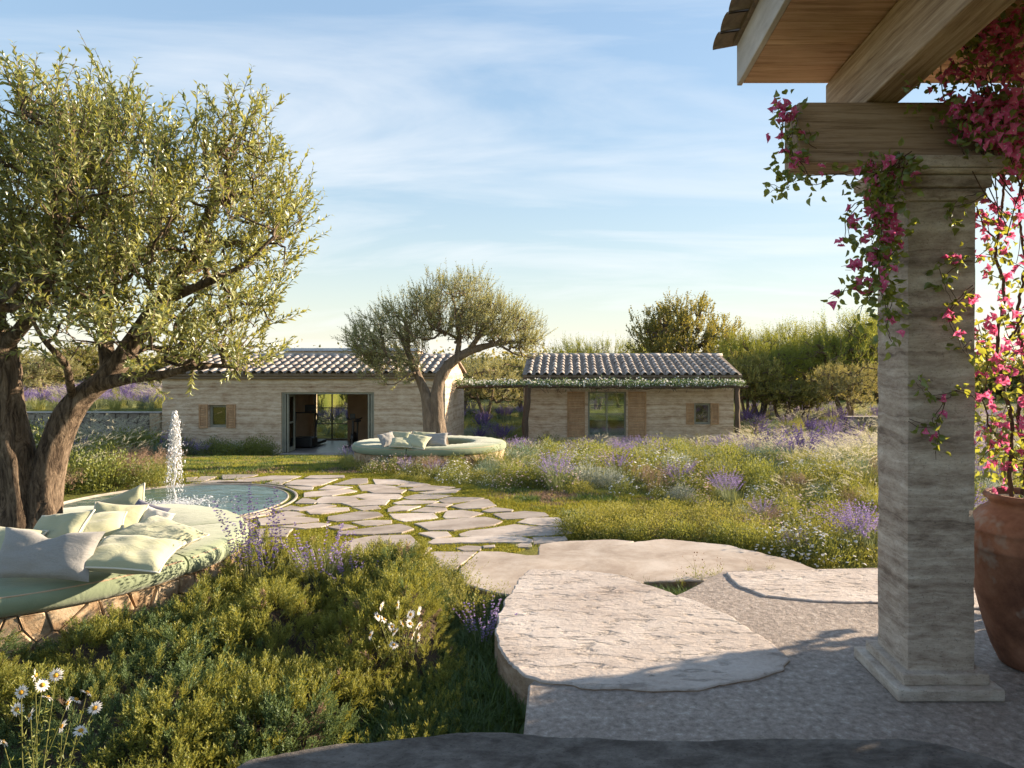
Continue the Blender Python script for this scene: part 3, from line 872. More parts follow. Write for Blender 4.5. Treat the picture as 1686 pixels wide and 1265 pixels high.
pool = thing('fountain_pool', 'round sunken fountain pool with a low stone rim beside the paving', 'fountain pool', (POOL[0], POOL[1], -2.06))
obj('outer_rim', annulus(POOL, 1.66, 1.70, -2.25, -2.028), M['limestone'], pool, bevel=0.01)
obj('overflow_channel', annulus(POOL, 1.57, 1.662, -2.30, -2.075), M['slab_dark'], pool)
obj('inner_rim', annulus(POOL, 1.545, 1.572, -2.25, -2.030), M['limestone'], pool, bevel=0.008)
a = np.linspace(0, 2 * np.pi, 96, endpoint=False)
wv = [np.array([[POOL[0], POOL[1], -2.036]])]; wr = np.linspace(0.1, 1.547, 14)
for r in wr: wv.append(np.c_[POOL[0] + np.cos(a) * r, POOL[1] + np.sin(a) * r, np.full(96, -2.036)])
wf = [[0, 1 + i, 1 + (i + 1) % 96] for i in range(96)]
wq = [[1 + k * 96 + i, 1 + (k + 1) * 96 + i, 1 + (k + 1) * 96 + (i + 1) % 96, 1 + k * 96 + (i + 1) % 96] for k in range(13) for i in range(96)]
wv = np.concatenate(wv)
obj('water', [(wv, np.array(wf), 0, True), (wv, np.array(wq), 0, True)], M['water'], pool)

# the jet: a rising core breaking up into falling drops
ICO = None
def ico():
    t = (1 + 5 ** 0.5) / 2
    V = unit(np.array([[-1, t, 0], [1, t, 0], [-1, -t, 0], [1, -t, 0], [0, -1, t], [0, 1, t], [0, -1, -t], [0, 1, -t], [t, 0, -1], [t, 0, 1], [-t, 0, -1], [-t, 0, 1]], float))
    Fc = np.array([[0, 11, 5], [0, 5, 1], [0, 1, 7], [0, 7, 10], [0, 10, 11], [1, 5, 9], [5, 11, 4], [11, 10, 2], [10, 7, 6], [7, 1, 8], [3, 9, 4], [3, 4, 2], [3, 2, 6], [3, 6, 8], [3, 8, 9], [4, 9, 5], [2, 4, 11], [6, 2, 10], [8, 6, 7], [9, 8, 1]])
    return V, Fc
IV, IF = ico()


def drops(pos, rad, stretch, mi=0):
    S = np.stack([rad, rad, rad * stretch], 1)
    V = (IV[None] * S[:, None, :] + pos[:, None, :]).reshape(-1, 3)
    Fc = (np.arange(len(pos))[:, None, None] * 12 + IF).reshape(-1, 3)
    return (V, Fc, mi, True)


jet_c = np.array([POOL[0] + 0.04, POOL[1] - 0.02, -2.03])
jet = thing('fountain_jet', 'white water jet shooting up and breaking into drops above the pool', 'water jet', jet_c)
Hj = 1.33
t = np.linspace(0, 1, 60)
core = np.c_[jet_c[0] + 0.012 * np.sin(t * 23), jet_c[1] + 0.012 * np.cos(t * 17), jet_c[2] + t * Hj * 0.93]
obj('core', tube(core, 0.006 + 0.006 * t + 0.004 * np.abs(np.sin(t * 31)), 7), M['drop'], jet)
st_ = []
for k in range(16):
    a_, h_ = RNG.uniform(0, 6.28), RNG.uniform(.55, .98) * Hj; w_ = RNG.uniform(.01, .05); tt_ = np.linspace(RNG.uniform(.3, .7), 1, 12)
    st_ += tube(np.c_[jet_c[0] + np.cos(a_) * w_ * tt_ ** 2, jet_c[1] + np.sin(a_) * w_ * tt_ ** 2, jet_c[2] + h_ * tt_] + RNG.normal(0, .003, (12, 3)), np.linspace(.0035, .0012, 12), 5)
obj('strands', st_, M['drop'], jet, kind='stuff')
n = 2400
u = RNG.uniform(0, 1, n) ** 0.62                 # height share, denser near the head
spread = 0.022 + 0.085 * np.sqrt(np.clip(1 - u, 0, 1)) + 0.05 * u * (1 - u)
ang = RNG.uniform(0, 2 * np.pi, n); rr = spread * (0.35 + 0.75 * RNG.uniform(0, 1, n) ** 0.6) * (1 + 0.9 * (RNG.uniform(0, 1, n) < 0.06))
hp = np.c_[jet_c[0] + np.cos(ang) * rr, jet_c[1] + np.sin(ang) * rr, jet_c[2] + u * Hj + RNG.normal(0, 0.012, n)]
obj('drops', [drops(hp, RNG.gamma(1.6, 0.0016, n) + 0.0012, RNG.uniform(1.0, 3.2, n))], M['drop'], jet, kind='stuff')
n = 1600
ang = RNG.uniform(0, 2 * np.pi, n); rr = np.abs(RNG.normal(0, 0.30, n)) + 0.03
sp = np.c_[jet_c[0] + np.cos(ang) * rr * 1.15, jet_c[1] + np.sin(ang) * rr, np.full(n, -2.034)]
ok = rr < 1.1
obj('foam', [drops(sp[ok], RNG.gamma(2.0, 0.0035, n)[ok] + 0.003, np.full(ok.sum(), 0.3))], M['drop'], jet, kind='stuff')


# ------------------------------------------------------------------ houses
def wall_holes(x0, x1, z0, z1, y0, y1, holes, mi=0):
    """a wall slab between y0 (front) and y1 with rectangular openings and real reveals"""
    xs = sorted({x0, x1} | {h[0] for h in holes} | {h[1] for h in holes}); zs = sorted({z0, z1} | {h[2] for h in holes} | {h[3] for h in holes})
    solid = lambda i, k: 0 <= i < len(xs) - 1 and 0 <= k < len(zs) - 1 and not any(h[0] <= (xs[i] + xs[i + 1]) / 2 <= h[1] and h[2] <= (zs[k] + zs[k + 1]) / 2 <= h[3] for h in holes)
    V, Fq = [], []
    def q(p):
        b = len(V); V.extend(p); Fq.append([b, b + 1, b + 2, b + 3])
    for i in range(len(xs) - 1):
        for k in range(len(zs) - 1):
            if not solid(i, k): continue
            a, b, c, d = xs[i], xs[i + 1], zs[k], zs[k + 1]
            q([(a, y0, c), (b, y0, c), (b, y0, d), (a, y0, d)]); q([(b, y1, c), (a, y1, c), (a, y1, d), (b, y1, d)])
            if not solid(i - 1, k): q([(a, y1, c), (a, y0, c), (a, y0, d), (a, y1, d)])
            if not solid(i + 1, k): q([(b, y0, c), (b, y1, c), (b, y1, d), (b, y0, d)])
            if not solid(i, k - 1): q([(a, y1, c), (b, y1, c), (b, y0, c), (a, y0, c)])
            if not solid(i, k + 1): q([(a, y0, d), (b, y0, d), (b, y1, d), (a, y1, d)])
    return [(np.array(V), np.array(Fq), mi, False)]


def gable_wall(x0, x1, y0, ym, y1, z0, ze, zr):
    pr = [(y0, z0), (y1, z0), (y1, ze), (ym, zr), (y0, ze)]
    V = np.array([(x0, a, b) for a, b in pr] + [(x1, a, b) for a, b in pr], float)
    f4 = np.array([[i, (i + 1) % 5, 5 + (i + 1) % 5, 5 + i] for i in range(5)])
    return [(V, f4, 0, False), (V, np.array([[0, 4, 3, 2, 1], [5, 6, 7, 8, 9]]), 0, False)]


def tile_mesh(length, r0, r1, th=0.014, n=7, bow=0.0):
    """barrel tile, wider at its lower end, axis along +y"""
    a = np.linspace(0, np.pi, n + 1); V = []
    for y, r in ((0, r0), (length, r1)):
        for rr in (r, r - th):
            V.append(np.c_[np.cos(a) * rr, np.full(n + 1, y), np.sin(a) * rr])
    V = np.concatenate(V); m = n + 1; f = []
    for i in range(n):
        f += [[i, i + 1, 2 * m + i + 1, 2 * m + i], [m + i + 1, m + i, 3 * m + i, 3 * m + i + 1], [i + 1, i, m + i, m + i + 1], [2 * m + i, 2 * m + i + 1, 3 * m + i + 1, 3 * m + i]]
    return [(V, np.array(f), 0, True)]


TILE = build_mesh('roof_tile', tile_mesh(0.46, 0.115, 0.092), [M['roof_tile']])
RIDGE = build_mesh('ridge_tile', tile_mesh(0.50, 0.15, 0.135), [M['roof_tile']])


def roof(parent, x0, x1, ye, ze, yr, zr, yb, spacing=0.30, rows=6):
    """tiled front slope with each barrel tile a piece, deck and back slope under it"""
    ang = math.atan2(zr - ze, yr - ye); Ls = math.hypot(zr - ze, yr - ye)
    V = np.array([(x0, ye, ze - .08), (x1, ye, ze - .08), (x1, yr, zr - .08), (x0, yr, zr - .08), (x0, ye, ze), (x1, ye, ze), (x1, yr, zr), (x0, yr, zr),
                  (x0, yb, ze - .08), (x1, yb, ze - .08), (x0, yb, ze), (x1, yb, ze)], float)
    f = np.array([[4, 5, 6, 7], [1, 0, 3, 2], [0, 1, 5, 4], [7, 6, 11, 10], [3, 8, 9, 2], [8, 10, 11, 9], [0, 4, 7, 3], [1, 2, 6, 5], [3, 7, 10, 8], [2, 9, 11, 6]])
    r = obj('roof', [(V, f, 0, False)], M['tile_old'], parent)
    off = origin_of(parent); nc = int((x1 - x0) / spacing); step = (Ls - 0.06) / rows
    sy = (step + 0.09) / 0.46
    for c in range(nc):
        x = x0 + spacing * (c + 0.5) + (x1 - x0 - nc * spacing) / 2
        for k in range(rows):
            s = -0.10 + k * step
            p = np.array([x + RNG.normal(0, .006), ye + math.cos(ang) * s, ze + math.sin(ang) * s + 0.012 + (0.0)]) - off
            inst('roof_tile', TILE, r, p, (ang - 0.028 + RNG.normal(0, .008), 0, RNG.normal(0, .012)), (1.0, sy, 1.0))
    nr = int((x1 - x0) / 0.44)
    for c in range(nr):
        p = np.array([x0 + (c + 0.0) * (x1 - x0) / nr, yr, zr - 0.03 + RNG.normal(0, .004)]) - off
        inst('ridge_tile', RIDGE, r, p, (0, -0.03, -math.pi / 2), (1, (x1 - x0) / nr / 0.46, 1))
    # concave pan tiles as one rippled layer between the covers
    xs = np.arange(x0, x1 + 1e-6, spacing / 6); z = 0.035 * (np.cos((xs - x0) / spacing * 2 * np.pi) * -1) + 0.0
    z = np.where(np.cos((xs - x0) / spacing * 2 * np.pi) > 0, 0.035, 0.02) + 0 * z
    lo = np.c_[xs, np.full(len(xs), ye - 0.06), ze - 0.02 + z]; hi = np.c_[xs, np.full(len(xs), yr), zr + z]
    n_ = len(xs)
    obj('pan_tiles', [(np.concatenate([lo, hi]), np.array([[i, i + 1, n_ + i + 1, n_ + i] for i in range(n_ - 1)]), 0, True)], M['tile_old'], r)
    return r


def shutter(parent, x0, x1, z0, z1, y, nsl, halves=2):
    w = 0.045
    s = obj('shutter', [box(x0, x0 + w, y - .04, y, z0, z1), box(x1 - w, x1, y - .04, y, z0, z1), box(x0 + w, x1 - w, y - .037, y - .003, z0, z0 + w), box(x0 + w, x1 - w, y - .037, y - .003, z1 - w, z1)]
            + [box(x0 + w, x1 - w, y - .036, y - .004, z0 + (z1 - z0) * (k / halves) - w / 2, z0 + (z1 - z0) * (k / halves) + w / 2) for k in range(1, halves)], M['shutter'], parent)
    zc = np.linspace(z0 + w * 1.3, z1 - w * 1.3, nsl); h = (zc[1] - zc[0]) * 0.34
    for z in zc:
        if any(abs(z - (z0 + (z1 - z0) * k / halves)) < w * 0.75 for k in range(1, halves)): continue
        V = np.array([(x0 + w, y - .034, z - h), (x1 - w, y - .034, z - h), (x1 - w, y - .008, z + h), (x0 + w, y - .008, z + h)])
        V = np.concatenate([V, V + np.array([0, .006, -.006])])
        obj('slat', [(V, BOXF[:, ::-1], 0, False)], M['shutter'], s)
    return s


def window(parent, x0, x1, z0, z1, y, nv=1, nh=1, mat='sage', fw=0.05, glass='glass'):
    cs = [box(x0, x0 + fw, y, y + .07, z0, z1), box(x1 - fw, x1, y, y + .07, z0, z1), box(x0 + fw, x1 - fw, y + .002, y + .068, z0, z0 + fw), box(x0 + fw, x1 - fw, y + .002, y + .068, z1 - fw, z1)]
    f = obj('window', cs, M[mat], parent)
    b = []
    for k in range(1, nv): b.append(box(x0 + (x1 - x0) * k / nv - .022, x0 + (x1 - x0) * k / nv + .022, y + .01, y + .06, z0 + fw, z1 - fw))
    for k in range(1, nh): b.append(box(x0 + fw, x1 - fw, y + .014, y + .056, z0 + (z1 - z0) * k / nh - .016, z0 + (z1 - z0) * k / nh + .016))
    if b: obj('glazing_bar', b, M[mat], f)
    for i in range(nv):
        for k in range(nh):
            a0, a1 = x0 + (x1 - x0) * i / nv + .01, x0 + (x1 - x0) * (i + 1) / nv - .01
            b0, b1 = z0 + (z1 - z0) * k / nh + .01, z0 + (z1 - z0) * (k + 1) / nh - .01
            obj('pane', [box(a0 + .01, a1 - .01, y + .033, y + .037, b0 + .01, b1 - .01)], M[glass], f)
    return f


# --- long house with the exercise room
D1, D1b = 24.0, 28.0
hx = lambda px, D=D1: (px - VX) * D / FPX
hz = lambda py, D=D1: -(py - HY) * D / FPX
HX0, HX1 = hx(267), hx(733)
house = thing('garden_house', 'long rammed earth house with wide open doorway and clay tile roof', 'house', ((HX0 + HX1) / 2, D1, ZH))
zE = hz(624)
door = (hx(463), hx(616), ZH - .06, hz(646))
win = (hx(343), hx(373), hz(704), hz(667))
bw = (hx(517, D1b), hx(573, D1b), ZH + .02, hz(646, D1b))
obj('front_wall', wall_holes(HX0, HX1, ZH - .4, zE, D1, D1 + .38, [door, win]), M['rammed'], house)
obj('back_wall', wall_holes(HX0, HX1, ZH - .4, zE, D1b, D1b + .35, [bw]), M['rammed'], house)
YR1 = 26.15; ZR1 = hz(585, YR1) - .05
obj('gable_wall', gable_wall(HX1 - .36, HX1 - .002, D1 + .383, YR1, D1b - .003, ZH - .4, zE + .1, ZR1 - .07), M['rammed'], house)
obj('gable_wall', gable_wall(HX0 + .002, HX0 + .36, D1 + .383, YR1, D1b - .003, ZH - .4, zE + .1, ZR1 - .07), M['rammed'], house)
obj('floor', [box(HX0 + .37, HX1 - .37, D1 + .03, D1b - .01, ZH - .3, ZH)], M['infloor'], house)
xl, xr = hx(455) - .3, hx(690) - .4
obj('inner_wall', [box(xl - .1, xl, D1 + .39, D1b - .01, ZH, zE)], M['inwall'], house)
obj('inner_wall', [box(xr, xr + .1, D1 + .39, D1b - .01, ZH, zE)], M['inwall'], house)
obj('inner_lining', wall_holes(xl, xr, ZH, zE, D1b - .06, D1b - .02, [bw]), M['inwall'], house)
obj('inner_ceiling', [box(xl, xr, D1 + .39, D1b - .07, zE - .05, zE)], M['inwall'], house)
window(house, bw[0], bw[1], bw[2], bw[3], D1b + .1, 2, 3, 'iron', .04)
fr = obj('door_frame', [box(door[0], door[0] + .07, D1 + .04, D1 + .30, ZH, door[3] - .002), box(door[1] - .07, door[1], D1 + .04, D1 + .30, ZH, door[3] - .002),
                        box(door[0] + .07, door[1] - .07, D1 + .045, D1 + .295, door[3] - .07, door[3] - .003)], M['sage'], house)
def leafdoor(x, sgn):
    """glazed leaf folded open beside the doorway"""
    w, y0 = 0.055, D1 + .05
    z0, z1 = ZH + .02, door[3] - .08
    d = obj('door', [box(x, x + sgn * w, y0, y0 + .09, z0, z1), box(x, x + sgn * w, y0 + .52, y0 + .61, z0, z1), box(x + sgn * .003, x + sgn * (w - .003), y0 + .09, y0 + .52, z0, z0 + .16),
                     box(x + sgn * .003, x + sgn * (w - .003), y0 + .09, y0 + .52, z1 - .1, z1), box(x + sgn * .004, x + sgn * (w - .004), y0 + .09, y0 + .52, z0 + 1.0, z0 + 1.06)], M['sage'], house)
    obj('pane', [box(x + sgn * .025, x + sgn * .03, y0 + .09, y0 + .52, z0 + .16, z1 - .1)], M['glass'], d)
    return d
leafdoor(door[0] + .18, 1); leafdoor(door[0] + .085, 1)
leafdoor(door[1] - .18, -1); leafdoor(door[1] - .085, -1)
window(house, win[0], win[1], win[2], win[3], D1 + .12, 1, 1, 'sage', .085, 'glass_dark')
shutter(house, hx(328), hx(342.5), hz(705), hz(666), D1 - .003, 13)
shutter(house, hx(373.5), hx(388), hz(705), hz(666), D1 - .003, 13)
obj('eave_course', [box(HX0 - .1, HX1 + .08, D1 - .16, D1 + .2, zE + .002, zE + .10), box(HX0 - .14, HX1 + .1, D1 - .26, D1 + .2, zE + .104, zE + .19)], M['eave'], house, bevel=.02)
roof(house, HX0 - .18, HX1 + .08, D1 - .28, zE + .20, YR1, ZR1, D1b + .5, 0.305, 5)
cap = obj('roof_box', [box(hx(474, 26.6), hx(690, 26.6), 26.32, 27.3, ZR1 - .5, hz(578, 26.4))], M['rammed'], house)
obj('zinc_cap', [box(hx(470, 26.6), hx(694, 26.6), 26.26, 27.36, hz(578, 26.4) + .002, hz(573.5, 26.4))], M['zinc'], cap)
porch = obj('door_step', prism([(door[0] - .7, D1 - 1.0), (door[1] + .25, D1 - .9), (door[1] + .3, D1 + .02), (door[0] - .35, D1 + .02)], ZH - .3, ZH - .012, .02, .03), M['flag'], house)

# treadmill and exercise bike inside
tz = ZH + .002
tx, ty = hx(512, 26.2), 26.2
tm = thing('treadmill', 'black treadmill facing the garden inside the open doorway', 'treadmill', (tx, ty, tz))
obj('deck', [box(tx - .34, tx + .34, ty - .75, ty + .75, tz + .05, tz + .17)], M['black'], tm, bevel=.03)
obj('motor_hood', [box(tx - .40, tx + .40, ty - .95, ty - .35, tz + .03, tz + .40)], M['black'], tm, bevel=.06)
for s in (-1, 1):
    obj('upright', tube(resample([(tx + s * .36, ty - .6, tz + .2), (tx + s * .40, ty - .55, tz + .8), (tx + s * .42, ty - .40, tz + 1.18), (tx + s * .38, ty - .55, tz + 1.32)], .1), .028, 8), M['black'], tm)
obj('crossbar', tube([(tx - .38, ty - .55, tz + 1.30), (tx + .38, ty - .55, tz + 1.30)], .024, 8), M['black'], tm)
obj('console', [box(tx - .02, tx + .40, ty - .60, ty - .54, tz + 1.33, tz + 1.60)], M['black'], tm, bevel=.02)
bx_, by_ = hx(585, 26.0), 26.0
bk = thing('exercise_bike', 'slim exercise bike standing near the inner wall of the doorway room', 'exercise bike', (bx_, by_, tz))
obj('foot', [box(bx_ - .28, bx_ + .28, by_ - .5, by_ - .44, tz, tz + .06)], M['black'], bk, bevel=.01)
obj('foot', [box(bx_ - .26, bx_ + .26, by_ + .44, by_ + .5, tz, tz + .06)], M['black'], bk, bevel=.01)
obj('frame', tube(resample([(bx_, by_ - .47, tz + .05), (bx_, by_ - .3, tz + .5), (bx_, by_ - .25, tz + 1.0)], .1), .05, 8) + tube([(bx_, by_ + .47, tz + .05), (bx_, by_ - .3, tz + .5)], .04, 8)
    + tube([(bx_, by_ + .2, tz + .2), (bx_, by_ + .3, tz + .9)], .035, 8), M['iron'], bk)
obj('flywheel', tube([(bx_ - .05, by_ - .2, tz + .34), (bx_ + .05, by_ - .2, tz + .34)], .23, 24), M['black'], bk)
obj('handlebar', tube(resample([(bx_ - .26, by_ - .02, tz + 1.08), (bx_ - .24, by_ - .3, tz + 1.05), (bx_ + .24, by_ - .3, tz + 1.05), (bx_ + .26, by_ - .02, tz + 1.08)], .06), .022, 8), M['black'], bk)
obj('display', [box(bx_ - .10, bx_ + .10, by_ - .34, by_ - .31, tz + 1.08, tz + 1.26)], M['black'], bk, bevel=.01)
obj('saddle', [box(bx_ - .10, bx_ + .10, by_ + .18, by_ + .44, tz + .9, tz + .97)], M['black'], bk, bevel=.03)

# --- small house on the right
D2, D2b = 27.0, 33.6
QX0, QX1 = hx(862, D2), hx(1208, D2)
cot = thing('garden_cottage', 'small rammed earth cottage with louvred shutters behind the lavender', 'house', ((QX0 + QX1) / 2, D2, ZH))
qE = hz(627, D2)
fw_ = (hx(968, D2), hx(1031, D2), ZH + .25, hz(645, D2))
sw_ = (hx(1143, D2), hx(1170, D2), hz(699, D2), hz(664, D2))
bk_ = (hx(960, D2b), hx(1034, D2b), ZH + .3, hz(642, D2b))
obj('front_wall', wall_holes(QX0, QX1, ZH - .4, qE, D2, D2 + .36, [fw_, sw_]), M['rammed_warm'], cot)
obj('back_wall', wall_holes(QX0, QX1, ZH - .4, qE, D2b, D2b + .36, [bk_]), M['rammed_warm'], cot)
YR2 = 30.3; ZR2 = hz(584, YR2) - .05
obj('gable_wall', gable_wall(QX0 + .002, QX0 + .35, D2 + .363, YR2, D2b - .003, ZH - .4, qE + .1, ZR2 - .07), M['rammed_warm'], cot)
obj('gable_wall', gable_wall(QX1 - .35, QX1 - .002, D2 + .363, YR2, D2b - .003, ZH - .4, qE + .1, ZR2 - .07), M['rammed_warm'], cot)
obj('floor', [box(QX0 + .36, QX1 - .36, D2 + .37, D2b - .01, ZH - .3, ZH)], M['infloor'], cot)
obj('inner_ceiling', [box(QX0 + .36, QX1 - .36, D2 + .37, D2b - .01, qE - .05, qE)], M['inwall'], cot)
window(cot, fw_[0], fw_[1], fw_[2], fw_[3], D2 + .12, 2, 2, 'sage', .07)
window(cot, bk_[0], bk_[1], bk_[2], bk_[3], D2b + .1, 2, 2, 'sage', .06)
window(cot, sw_[0], sw_[1], sw_[2], sw_[3], D2 + .12, 1, 1, 'sage', .085, 'glass_dark')
shutter(cot, hx(934, D2), hx(963, D2), ZH + .25, hz(645, D2), D2 - .003, 26, 3)
shutter(cot, hx(1034, D2), hx(1064, D2), ZH + .25, hz(645, D2), D2 - .003, 26, 3)
shutter(cot, hx(1129.5, D2), hx(1142.5, D2), hz(699, D2), hz(664, D2), D2 - .003, 13)
shutter(cot, hx(1170.5, D2), hx(1183.5, D2), hz(699, D2), hz(664, D2), D2 - .003, 13)
obj('eave_course', [box(QX0 - .02, QX1 + .2, D2 - .2, D2 + .2, qE + .002, qE + .12), box(QX0 - .02, QX1 + .26, D2 - .32, D2 + .2, qE + .124, qE + .22)], M['eave'], cot, bevel=.02)
roof(cot, QX0 - .02, QX1 + .25, D2 - .35, qE + .23, YR2, ZR2, D2b + .5, 0.322, 7)

# ------------------------------------------------------------------ pergola of rough poles with a climber
YP = 25.7
pg = thing('vine_pergola', 'rough pole pergola running along the cottage front to the long house', 'pergola', (hx(868, YP), YP, ZH))
zb = hz(637.5, YP)
def rough_pole(pts, r):
    p = resample(pts, .25); p[:, :3] += RNG.normal(0, .012, (len(p), 3)); return tube(p, r * (1 + .12 * np.sin(np.arange(len(p)) * 1.9)), 8)
obj('beam', rough_pole([(hx(751, YP), YP, zb), (hx(870, YP), YP, zb + .03), (hx(1050, YP), YP, zb - .02), (hx(1232, YP), YP, zb)], .055), M['darkwood'], pg)
obj('beam', rough_pole([(hx(751, YP), YP + .9, zb), (hx(1000, YP), YP + .9, zb + .02), (hx(1228, YP), YP + .9, zb)], .05), M['darkwood'], pg)
obj('post', rough_pole([(hx(866, YP), YP, ZH - .3), (hx(865, YP), YP, ZH + 1.0), (hx(870, YP), YP, zb)], .12), M['darkwood'], pg)
obj('post', rough_pole([(hx(1213, YP), YP, ZH - .3), (hx(1214, YP), YP, zb)], .10), M['darkwood'], pg)
vn = thing('climbing_vine', 'leafy climber with small pale flowers draped along the pole pergola', 'vine', (hx(1000, YP), YP, zb))
n = 9000
x = RNG.uniform(hx(748, YP), hx(1226, YP), n)
hh = 0.13 + 0.07 * np.array([vnoise(q, 0, 1.3, 2) for q in x]) + 0.05 * np.array([vnoise(q, 5, 4, 2) for q in x])
q = RNG.normal(0, 0.55, n)
pos = np.c_[x, YP + RNG.uniform(-.18, 1.05, n), zb + .13 + q * hh + .03 * np.array([vnoise(v, 9, .9, 1) for v in x])]
obj('leaves', [leaves(pos, unit(RNG.normal(size=(n, 3)) + np.array([0, -.4, .2])), unit(RNG.normal(size=(n, 3)) + np.array([0, -.5, .8])), RNG.uniform(.05, .10, n), RNG.uniform(.03, .06, n))], M['vine_leaf'], vn, kind='stuff')
m_ = RNG.random(n) < 0.16
obj('flowers', [discs(pos[m_] + np.array([0, -.05, .03]), unit(RNG.normal(size=(m_.sum(), 3)) + np.array([0, -1, .6])), RNG.uniform(.022, .045, m_.sum()))], M['white_petal'], vn, kind='stuff')
tw = []
for k in range(30):
    a0 = RNG.uniform(hx(760, YP), hx(1215, YP))
    tw += tube([(a0, YP - .1, zb + .1), (a0 + RNG.normal(0, .1), YP - .16, zb - .02), (a0 + RNG.normal(0, .14), YP - .15, zb - RNG.uniform(.08, .25))], .008, 4)
obj('stems', tw, M['vine_stem'], vn, kind='stuff')


# ------------------------------------------------------------------ dry stone walls
def voronoi_cells(W, H, seeds):
    out = []
    for i, s in enumerate(seeds):
        poly = [np.array(p, float) for p in ((0, 0), (W, 0), (W, H), (0, H))]
        for j, t in enumerate(seeds):
            if i == j or abs(t[0] - s[0]) > 1.6: continue
            mid, nrm = (s + t) / 2, t - s
            new = []
            for k in range(len(poly)):
                a, b = poly[k], poly[(k + 1) % len(poly)]
                da, db = np.dot(a - mid, nrm), np.dot(b - mid, nrm)
                if da <= 0: new.append(a)
                if da * db < 0: new.append(a + (b - a) * da / (da - db))
            poly = new
            if len(poly) < 3: break
        if len(poly) >= 3: out.append(np.array(poly))
    return out


def wall_seeds(W, H, sx, sy):
    s = []
    rows = max(1, int(round(H / sy)))
    for r in range(rows):
        x = RNG.uniform(0, sx)
        while x < W:
            s.append((x, (r + .5 + RNG.uniform(-.55, .55)) * H / rows)); x += sx * RNG.uniform(.40, 1.65)
    return np.array(s)


def stone_piece(poly, depth, gap, place):
    """a face stone: shrunken cell with a pillowed front; place(u, v, w) maps to world"""
    c = poly.mean(0); r = poly - c; d = np.linalg.norm(r, axis=1).mean()
    q = []
    for i in range(len(poly)):
        q += [poly[i] * .94 + poly[i - 1] * .06, poly[i] * .94 + poly[(i + 1) % len(poly)] * .06]
    q = np.array(q); k = max(.55, 1 - gap / d)
    rings = [(k, -depth), (k, -.006), (k * .965, .003 + RNG.uniform(0, .006)), (k * .90, .007 + RNG.uniform(0, .008))]
    V, n = [], len(q); tl0, tl1 = RNG.normal(0, .05, 2)
    for kk, w in rings:
        for p in q:
            u = c + (p - c) * kk; V.append(place(u[0], u[1], w + (RNG.normal(0, .0025) + tl0 * (p[0] - c[0]) + tl1 * (p[1] - c[1]) if w > 0 else 0)))
    f = [[a * n + i, a * n + (i + 1) % n, (a + 1) * n + (i + 1) % n, (a + 1) * n + i] for a in range(len(rings) - 1) for i in range(n)]
    V = np.array(V)
    return [(V, np.array(f), 0, False), (V[-n:], np.arange(n)[None], 0, False)]


YW = 25.2
lw = thing('stone_wall', 'grey field stone retaining wall below the lavender field', 'wall', (-18.5, YW, ZH))
wx0, wx1 = hx(-60, YW), hx(264, YW); wzt = hz(680, YW)
obj('core', [box(wx0, wx1 - .42, YW + .06, YW + .5, ZH - .3, wzt - .02)], M['mortar_dark'], lw)
obj('coping', [box(wx0, wx1, YW - .02, YW + .52, wzt - .018, wzt + .02)], M['limestone'], lw, bevel=.01)
obj('end_pier', [box(wx1 - .40, wx1 - .004, YW - .01, YW + .51, ZH - .3, wzt - .02)], M['wallstone'], lw, bevel=.02)
Wd, Hd = wx1 - .42 - wx0, wzt - .03 - ZH
for c in voronoi_cells(Wd, Hd, wall_seeds(Wd, Hd, .36, .30)):
    obj('stone', stone_piece(c, .05, .018, lambda u, v, w: (wx0 + u, YW + .05 - w, ZH + v)), M['drystone'], lw)
YV = 30.5
rw = thing('stone_wall', 'short low stone wall under the small tree beyond the meadow', 'wall', (hx(1420, YV), YV, ZH))
vx0, vx1, vzt = hx(1396, YV), hx(1500, YV), hz(687, YV)
obj('core', [box(vx0 + .02, vx1, YV + .06, YV + .5, ZH - .3, vzt - .02)], M['mortar_dark'], rw)
obj('coping', [box(vx0 - .02, vx1, YV - .02, YV + .52, vzt - .018, vzt + .02)], M['limestone'], rw, bevel=.01)
Wd, Hd = vx1 - vx0, vzt - .03 - ZH
for c in voronoi_cells(Wd, Hd, wall_seeds(Wd, Hd, .40, .30)):
    obj('stone', stone_piece(c, .05, .018, lambda u, v, w: (vx0 + u, YV + .05 - w, ZH + v)), M['drystone'], rw)


# ------------------------------------------------------------------ ring benches with cushions
def cushion_seg(c, r0, r1, z0, z1, a0, a1, n):
    """a bulging curved seat cushion"""
    prof = [(r0 + .02, z0), (r0, z0 + .04), (r0, z1 - .05), (r0 + .03, z1 - .012), (r0 + .10, z1 + .006), ((r0 + r1) / 2, z1 + .016), (r1 - .11, z1 + .008), (r1 - .03, z1 - .010), (r1 + .006, z1 - .05),
            (r1 + .014, (z0 + z1) / 2), (r1 + .004, z0 + .035), (r1 - .02, z0)]
    a = np.linspace(a0, a1, n + 1); m = len(prof); V = []
    for i, t in enumerate(a):
        e = min(i, n - i); k = {0: .90, 1: .975}.get(e, 1.0)
        rm, zm = (r0 + r1) / 2, (z0 + z1) / 2
        for r, z in prof:
            w = .004 * math.sin(t * 41 + r * 9)
            rr, z2 = rm + (r - rm) * (k if e else .96), zm + (z - zm) * k + (w if z > zm else 0)
            V.append((c[0] + math.cos(t) * rr, c[1] + math.sin(t) * rr, z2))
    V = np.array(V)
    f = [[i * m + j, (i + 1) * m + j, (i + 1) * m + (j + 1) % m, i * m + (j + 1) % m] for i in range(n) for j in range(m)]
    return [(V, np.array(f), 0, True), (V[:m], np.arange(m)[None], 0, False), (V[-m:], np.arange(m)[::-1][None], 0, False)]


